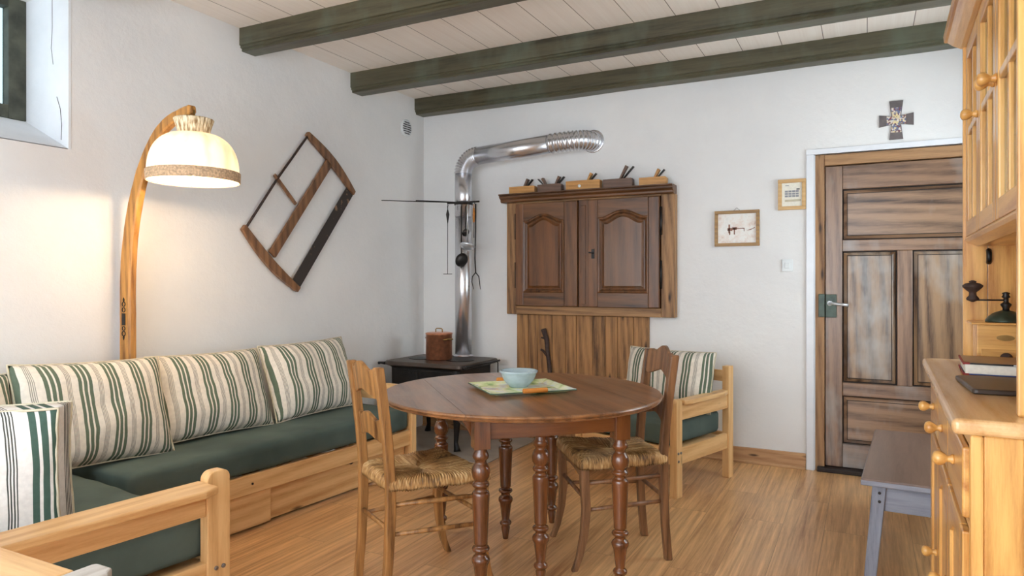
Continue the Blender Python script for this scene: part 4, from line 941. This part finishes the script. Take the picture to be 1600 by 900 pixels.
# crown: outer lip overhangs front and far end
def crown_ring(o_, z): return [(UX - o_, .085 - o_, z), (.50, .085 - o_, z), (.50, LH - .037 + o_, z), (UX - o_, LH - .037 + o_, z)]
m = MB(); m.loft([crown_ring(-.006, 2.10), crown_ring(.006, 2.105), crown_ring(.028, 2.125), crown_ring(.045, 2.145), crown_ring(.055, 2.15), crown_ring(.058, 2.175), crown_ring(.05, 2.185)], smooth=False); m.build('crown_cornice', 'hutchy', hu, .002)
dw = (LH - .06 - .108) / 3
for k in range(3):
    y0 = .109 + dw * k; y1 = y0 + dw - .003; xa_, xb_ = UX + .008, UX + .028; z0, z1 = 1.396, 2.098
    dd = bpy.data.objects.new('glazed_door', None); COL.objects.link(dd); dd.parent = hu
    m = MB(); m.box(xa_, xb_, y0, y0 + .05, z0, z1); m.box(xa_, xb_, y1 - .05, y1, z0, z1); m.split('stile', 'hutchz', dd, .005, 3)
    m = MB(); m.box(xa_, xb_, y0 + .05, y1 - .05, z0, z0 + .055); m.box(xa_, xb_, y0 + .05, y1 - .05, z1 - .055, z1); m.split('rail', 'hutchy', dd, .003)
    m = MB(); m.box(xa_ + .002, xb_ - .004, y0 + .05, y1 - .05, 1.765, 1.79); m.box(xa_ + .003, xb_ - .004, (y0 + y1) / 2 - .011, (y0 + y1) / 2 + .011, z0 + .055, z1 - .055); m.split('glazing_bar', 'hutchz', dd, .003)
    m = MB(); m.box(xb_ - .007, xb_ - .004, y0 + .048, y1 - .048, z0 + .05, z1 - .05); m.build('glass_pane', 'glass', dd)
    ky = {0: y1 - .024, 1: y0 + .024, 2: y0 + .024}[k]
    knob(dd, xa_, ky, 1.775, 1.05)
m = MB(); m.tube([(UX + .079, LH - .062, 1.30), (UX + .079, LH - .075, 1.31), (UX + .079, LH - .075, 1.335), (UX + .079, LH - .062, 1.345)], .009, 8); m.build('catch', 'black', hu)

# coffee mill
cm = thing('coffee_mill', 'old wooden coffee grinder with green dome and crank on the dresser', 'coffee grinder', (.425, 2.963, .9355), R(-1.2))
m = MB(); m.box(-.082, .082, -.07, .07, 0, .145); m.build('mill_box', 'hutchx', cm, .003)
m = MB(); m.box(-.10, .10, -.088, .088, .145, .152); m.build('mill_lid', 'hutchx', cm, .002)
m = MB(); m.box(-.07, .07, -.0725, -.069, .012, .06); dr = m.build('drawer', 'hutchx', cm, .002)
m = MB(); m.lathe([(.006, 0), (.007, .006), (.018, .012), (.019, .018), (.012, .024), (0, .025)], (0, -.072, .032), 18, Matrix.Rotation(R(90), 4, 'X')); m.build('drawer_knob', 'twig', dr)
m = MB(); m.prism([(.026 * math.cos(2 * PI * k / 20), .1 + .010 * math.sin(2 * PI * k / 20)) for k in range(20)], 'xz', -.0735, -.069); m.build('oval_plate', 'brass', cm)
m = MB(); m.lathe([(.062, .152), (.062, .157), (.055, .168), (.04, .182), (.022, .19), (.013, .193)], (.01, 0, 0), 32); m.build('dome', 'enamel', cm)
m = MB(); m.lathe([(.011, .192), (.010, .20), (.017, .212), (.016, .216), (.008, .222), (.008, .236), (.014, .24), (.009, .248), (.013, .254), (.004, .258)], (.01, 0, 0), 18)
m.tube([(.01, 0, .229), (-.09, -.02, .229)], .003, 8); m.build('crank', 'iron', cm)
m = MB(); m.lathe([(.004, .222), (.019, .229), (.020, .235), (.012, .245), (.011, .256), (.020, .264), (.031, .275), (.032, .281), (.022, .288), (.01, .291), (.012, .296), (.003, .299)], (-.09, -.02, 0), 22); m.build('crank_knob', 'twig', cm)
# book
bk = thing('book', 'thick hardback book with red spine corners lying on the dresser', 'book', (.272, 2.60, .9355), R(-3))
m = MB(); m.box(.004, .22, .005, .255, .004, .034); m.build('pages', 'paper', bk)
m = MB(); m.box(0, .225, 0, .26, .034, .038); m.build('front_cover', 'cover', bk, .001)
m = MB(); m.box(0, .225, 0, .26, 0, .004); m.build('back_cover', 'navy', bk, .001)
m = MB(); m.box(-.0025, .001, -.0005, .2605, -.0 + .0002, .006); m.box(-.0025, .002, -.0005, .2605, .0325, .0385); m.box(-.001, .016, -.0015, .03, .0335, .0388); m.box(-.001, .014, -.0015, .03, .0001, .0045); m.build('red_corner', 'red', bk)
m = MB(); m.box(.016, .225, -.0012, .0, .0335, .0385); m.build('dark_edge', 'black', bk)
m = MB()
for i, (a, b) in enumerate(((.128, .138), (.143, .147), (.150, .166), (.170, .173))): m.box(a, b, -.0018, -.0008, .0345, .0375)
m.build('spine_lettering', 'plastic', bk)
# dark leather folder
fo = thing('leather_folder', 'thin dark brown leather folder in front of the book', 'folder', (.245, 2.16, .9355), R(2))
m = MB(); m.loft([[(x, y, z) for x, y in rr(i, .27 - i, i, .30 - i, .012)] for i, z in ((.004, 0), (0, .003), (.0, .011), (.004, .014))], smooth=False); m.build('cover', 'leather', fo)
m = MB(); m.box(.115, .17, .012, .05, .0135, .0145); m.build('sticker', 'plastic', fo)

# ================================================================ BENCH
bn = thing('bench', 'grey painted bench with brown worn top in front of the door', 'bench', (-.022, 3.175, 0), R(-3.2))
BW, BL = .40, 1.09
M['benchtop'] = wood('worn brown bench top', S(128, 104, 92), S(92, 72, 64), 'y', .3, .7, coat=.3, ring=.3)
m = MB(); m.box(.0, BW, 0, BL, .40, .4255); m.build('bench_top', ['benchtop'], bn, .005, 2)
m = MB(); m.box(-.003, BW + .003, -.003, BL + .003, .396, .418); m.build('top_edge', 'greyx', bn, .005)
m = MB(); m.box(.06, BW - .06, .045, .065, .29, .396); m.box(.06, BW - .06, BL - .065, BL - .045, .29, .396); m.split('end_apron', 'greyx', bn, .003)
m = MB(); m.box(.055, .075, .06, BL - .06, .30, .396); m.box(BW - .075, BW - .055, .06, BL - .06, .30, .396); m.split('side_apron', 'greyy', bn, .003)
for sx in (0, 1):
    for sy in (0, 1):
        m = MB(); x0 = .065 if sx == 0 else BW - .065; x1 = .03 if sx == 0 else BW - .03; y0 = .055 if sy == 0 else BL - .055; y1 = .03 if sy == 0 else BL - .03
        m.bar((x1, y1, 0), (x0, y0, .397), .045, .042, (0, 1, 0), .052, .045); lg = m.build('leg', 'greyz', bn, .004)
        if sy == 0:
            m = MB()
            for z in (.33, .365): m.lathe([(.006, 0), (.006, .003), (.003, .004)], (x0 + (.0), y0 - .0245, z), 10, Matrix.Rotation(R(90), 4, 'X'))
            m.split('peg', 'iron', lg)

# ================================================================ NEAR TABLE CORNER (bottom left)
M['greyend'] = wood('worn pale grey board', S(196, 192, 186), S(142, 132, 122), 'y', .5, 1)
nt = thing('side_table', 'pale wooden table with grey worn end board at the bottom left corner', 'table', (-1.70, .30, 0))
m = MB(); m.box(-.55, .527, -.45, .391, .722, .75); m.build('tabletop', 'pinex', nt, .004)
m = MB(); m.prism([(.53, -.46), (.588, -.46), (.588, .408), (.575, .424), (.535, .424), (.53, .415)], 'xy', .715, .7515); m.build('end_board', 'greyend', nt, .004)
m = MB(); m.box(-.50, .48, .32, .34, .62, .722); m.box(-.50, .48, -.40, -.38, .62, .722); m.box(.47, .49, -.38, .32, .62, .722); m.split('apron', 'pinex', nt, .003)
for x in (-.48, .45):
    for y in (-.38, .29): 
        m = MB(); m.bar((x, y, 0), (x, y, .722), .045, .045, (0, 1, 0), .06, .06); m.build('leg', 'pinez', nt, .004)
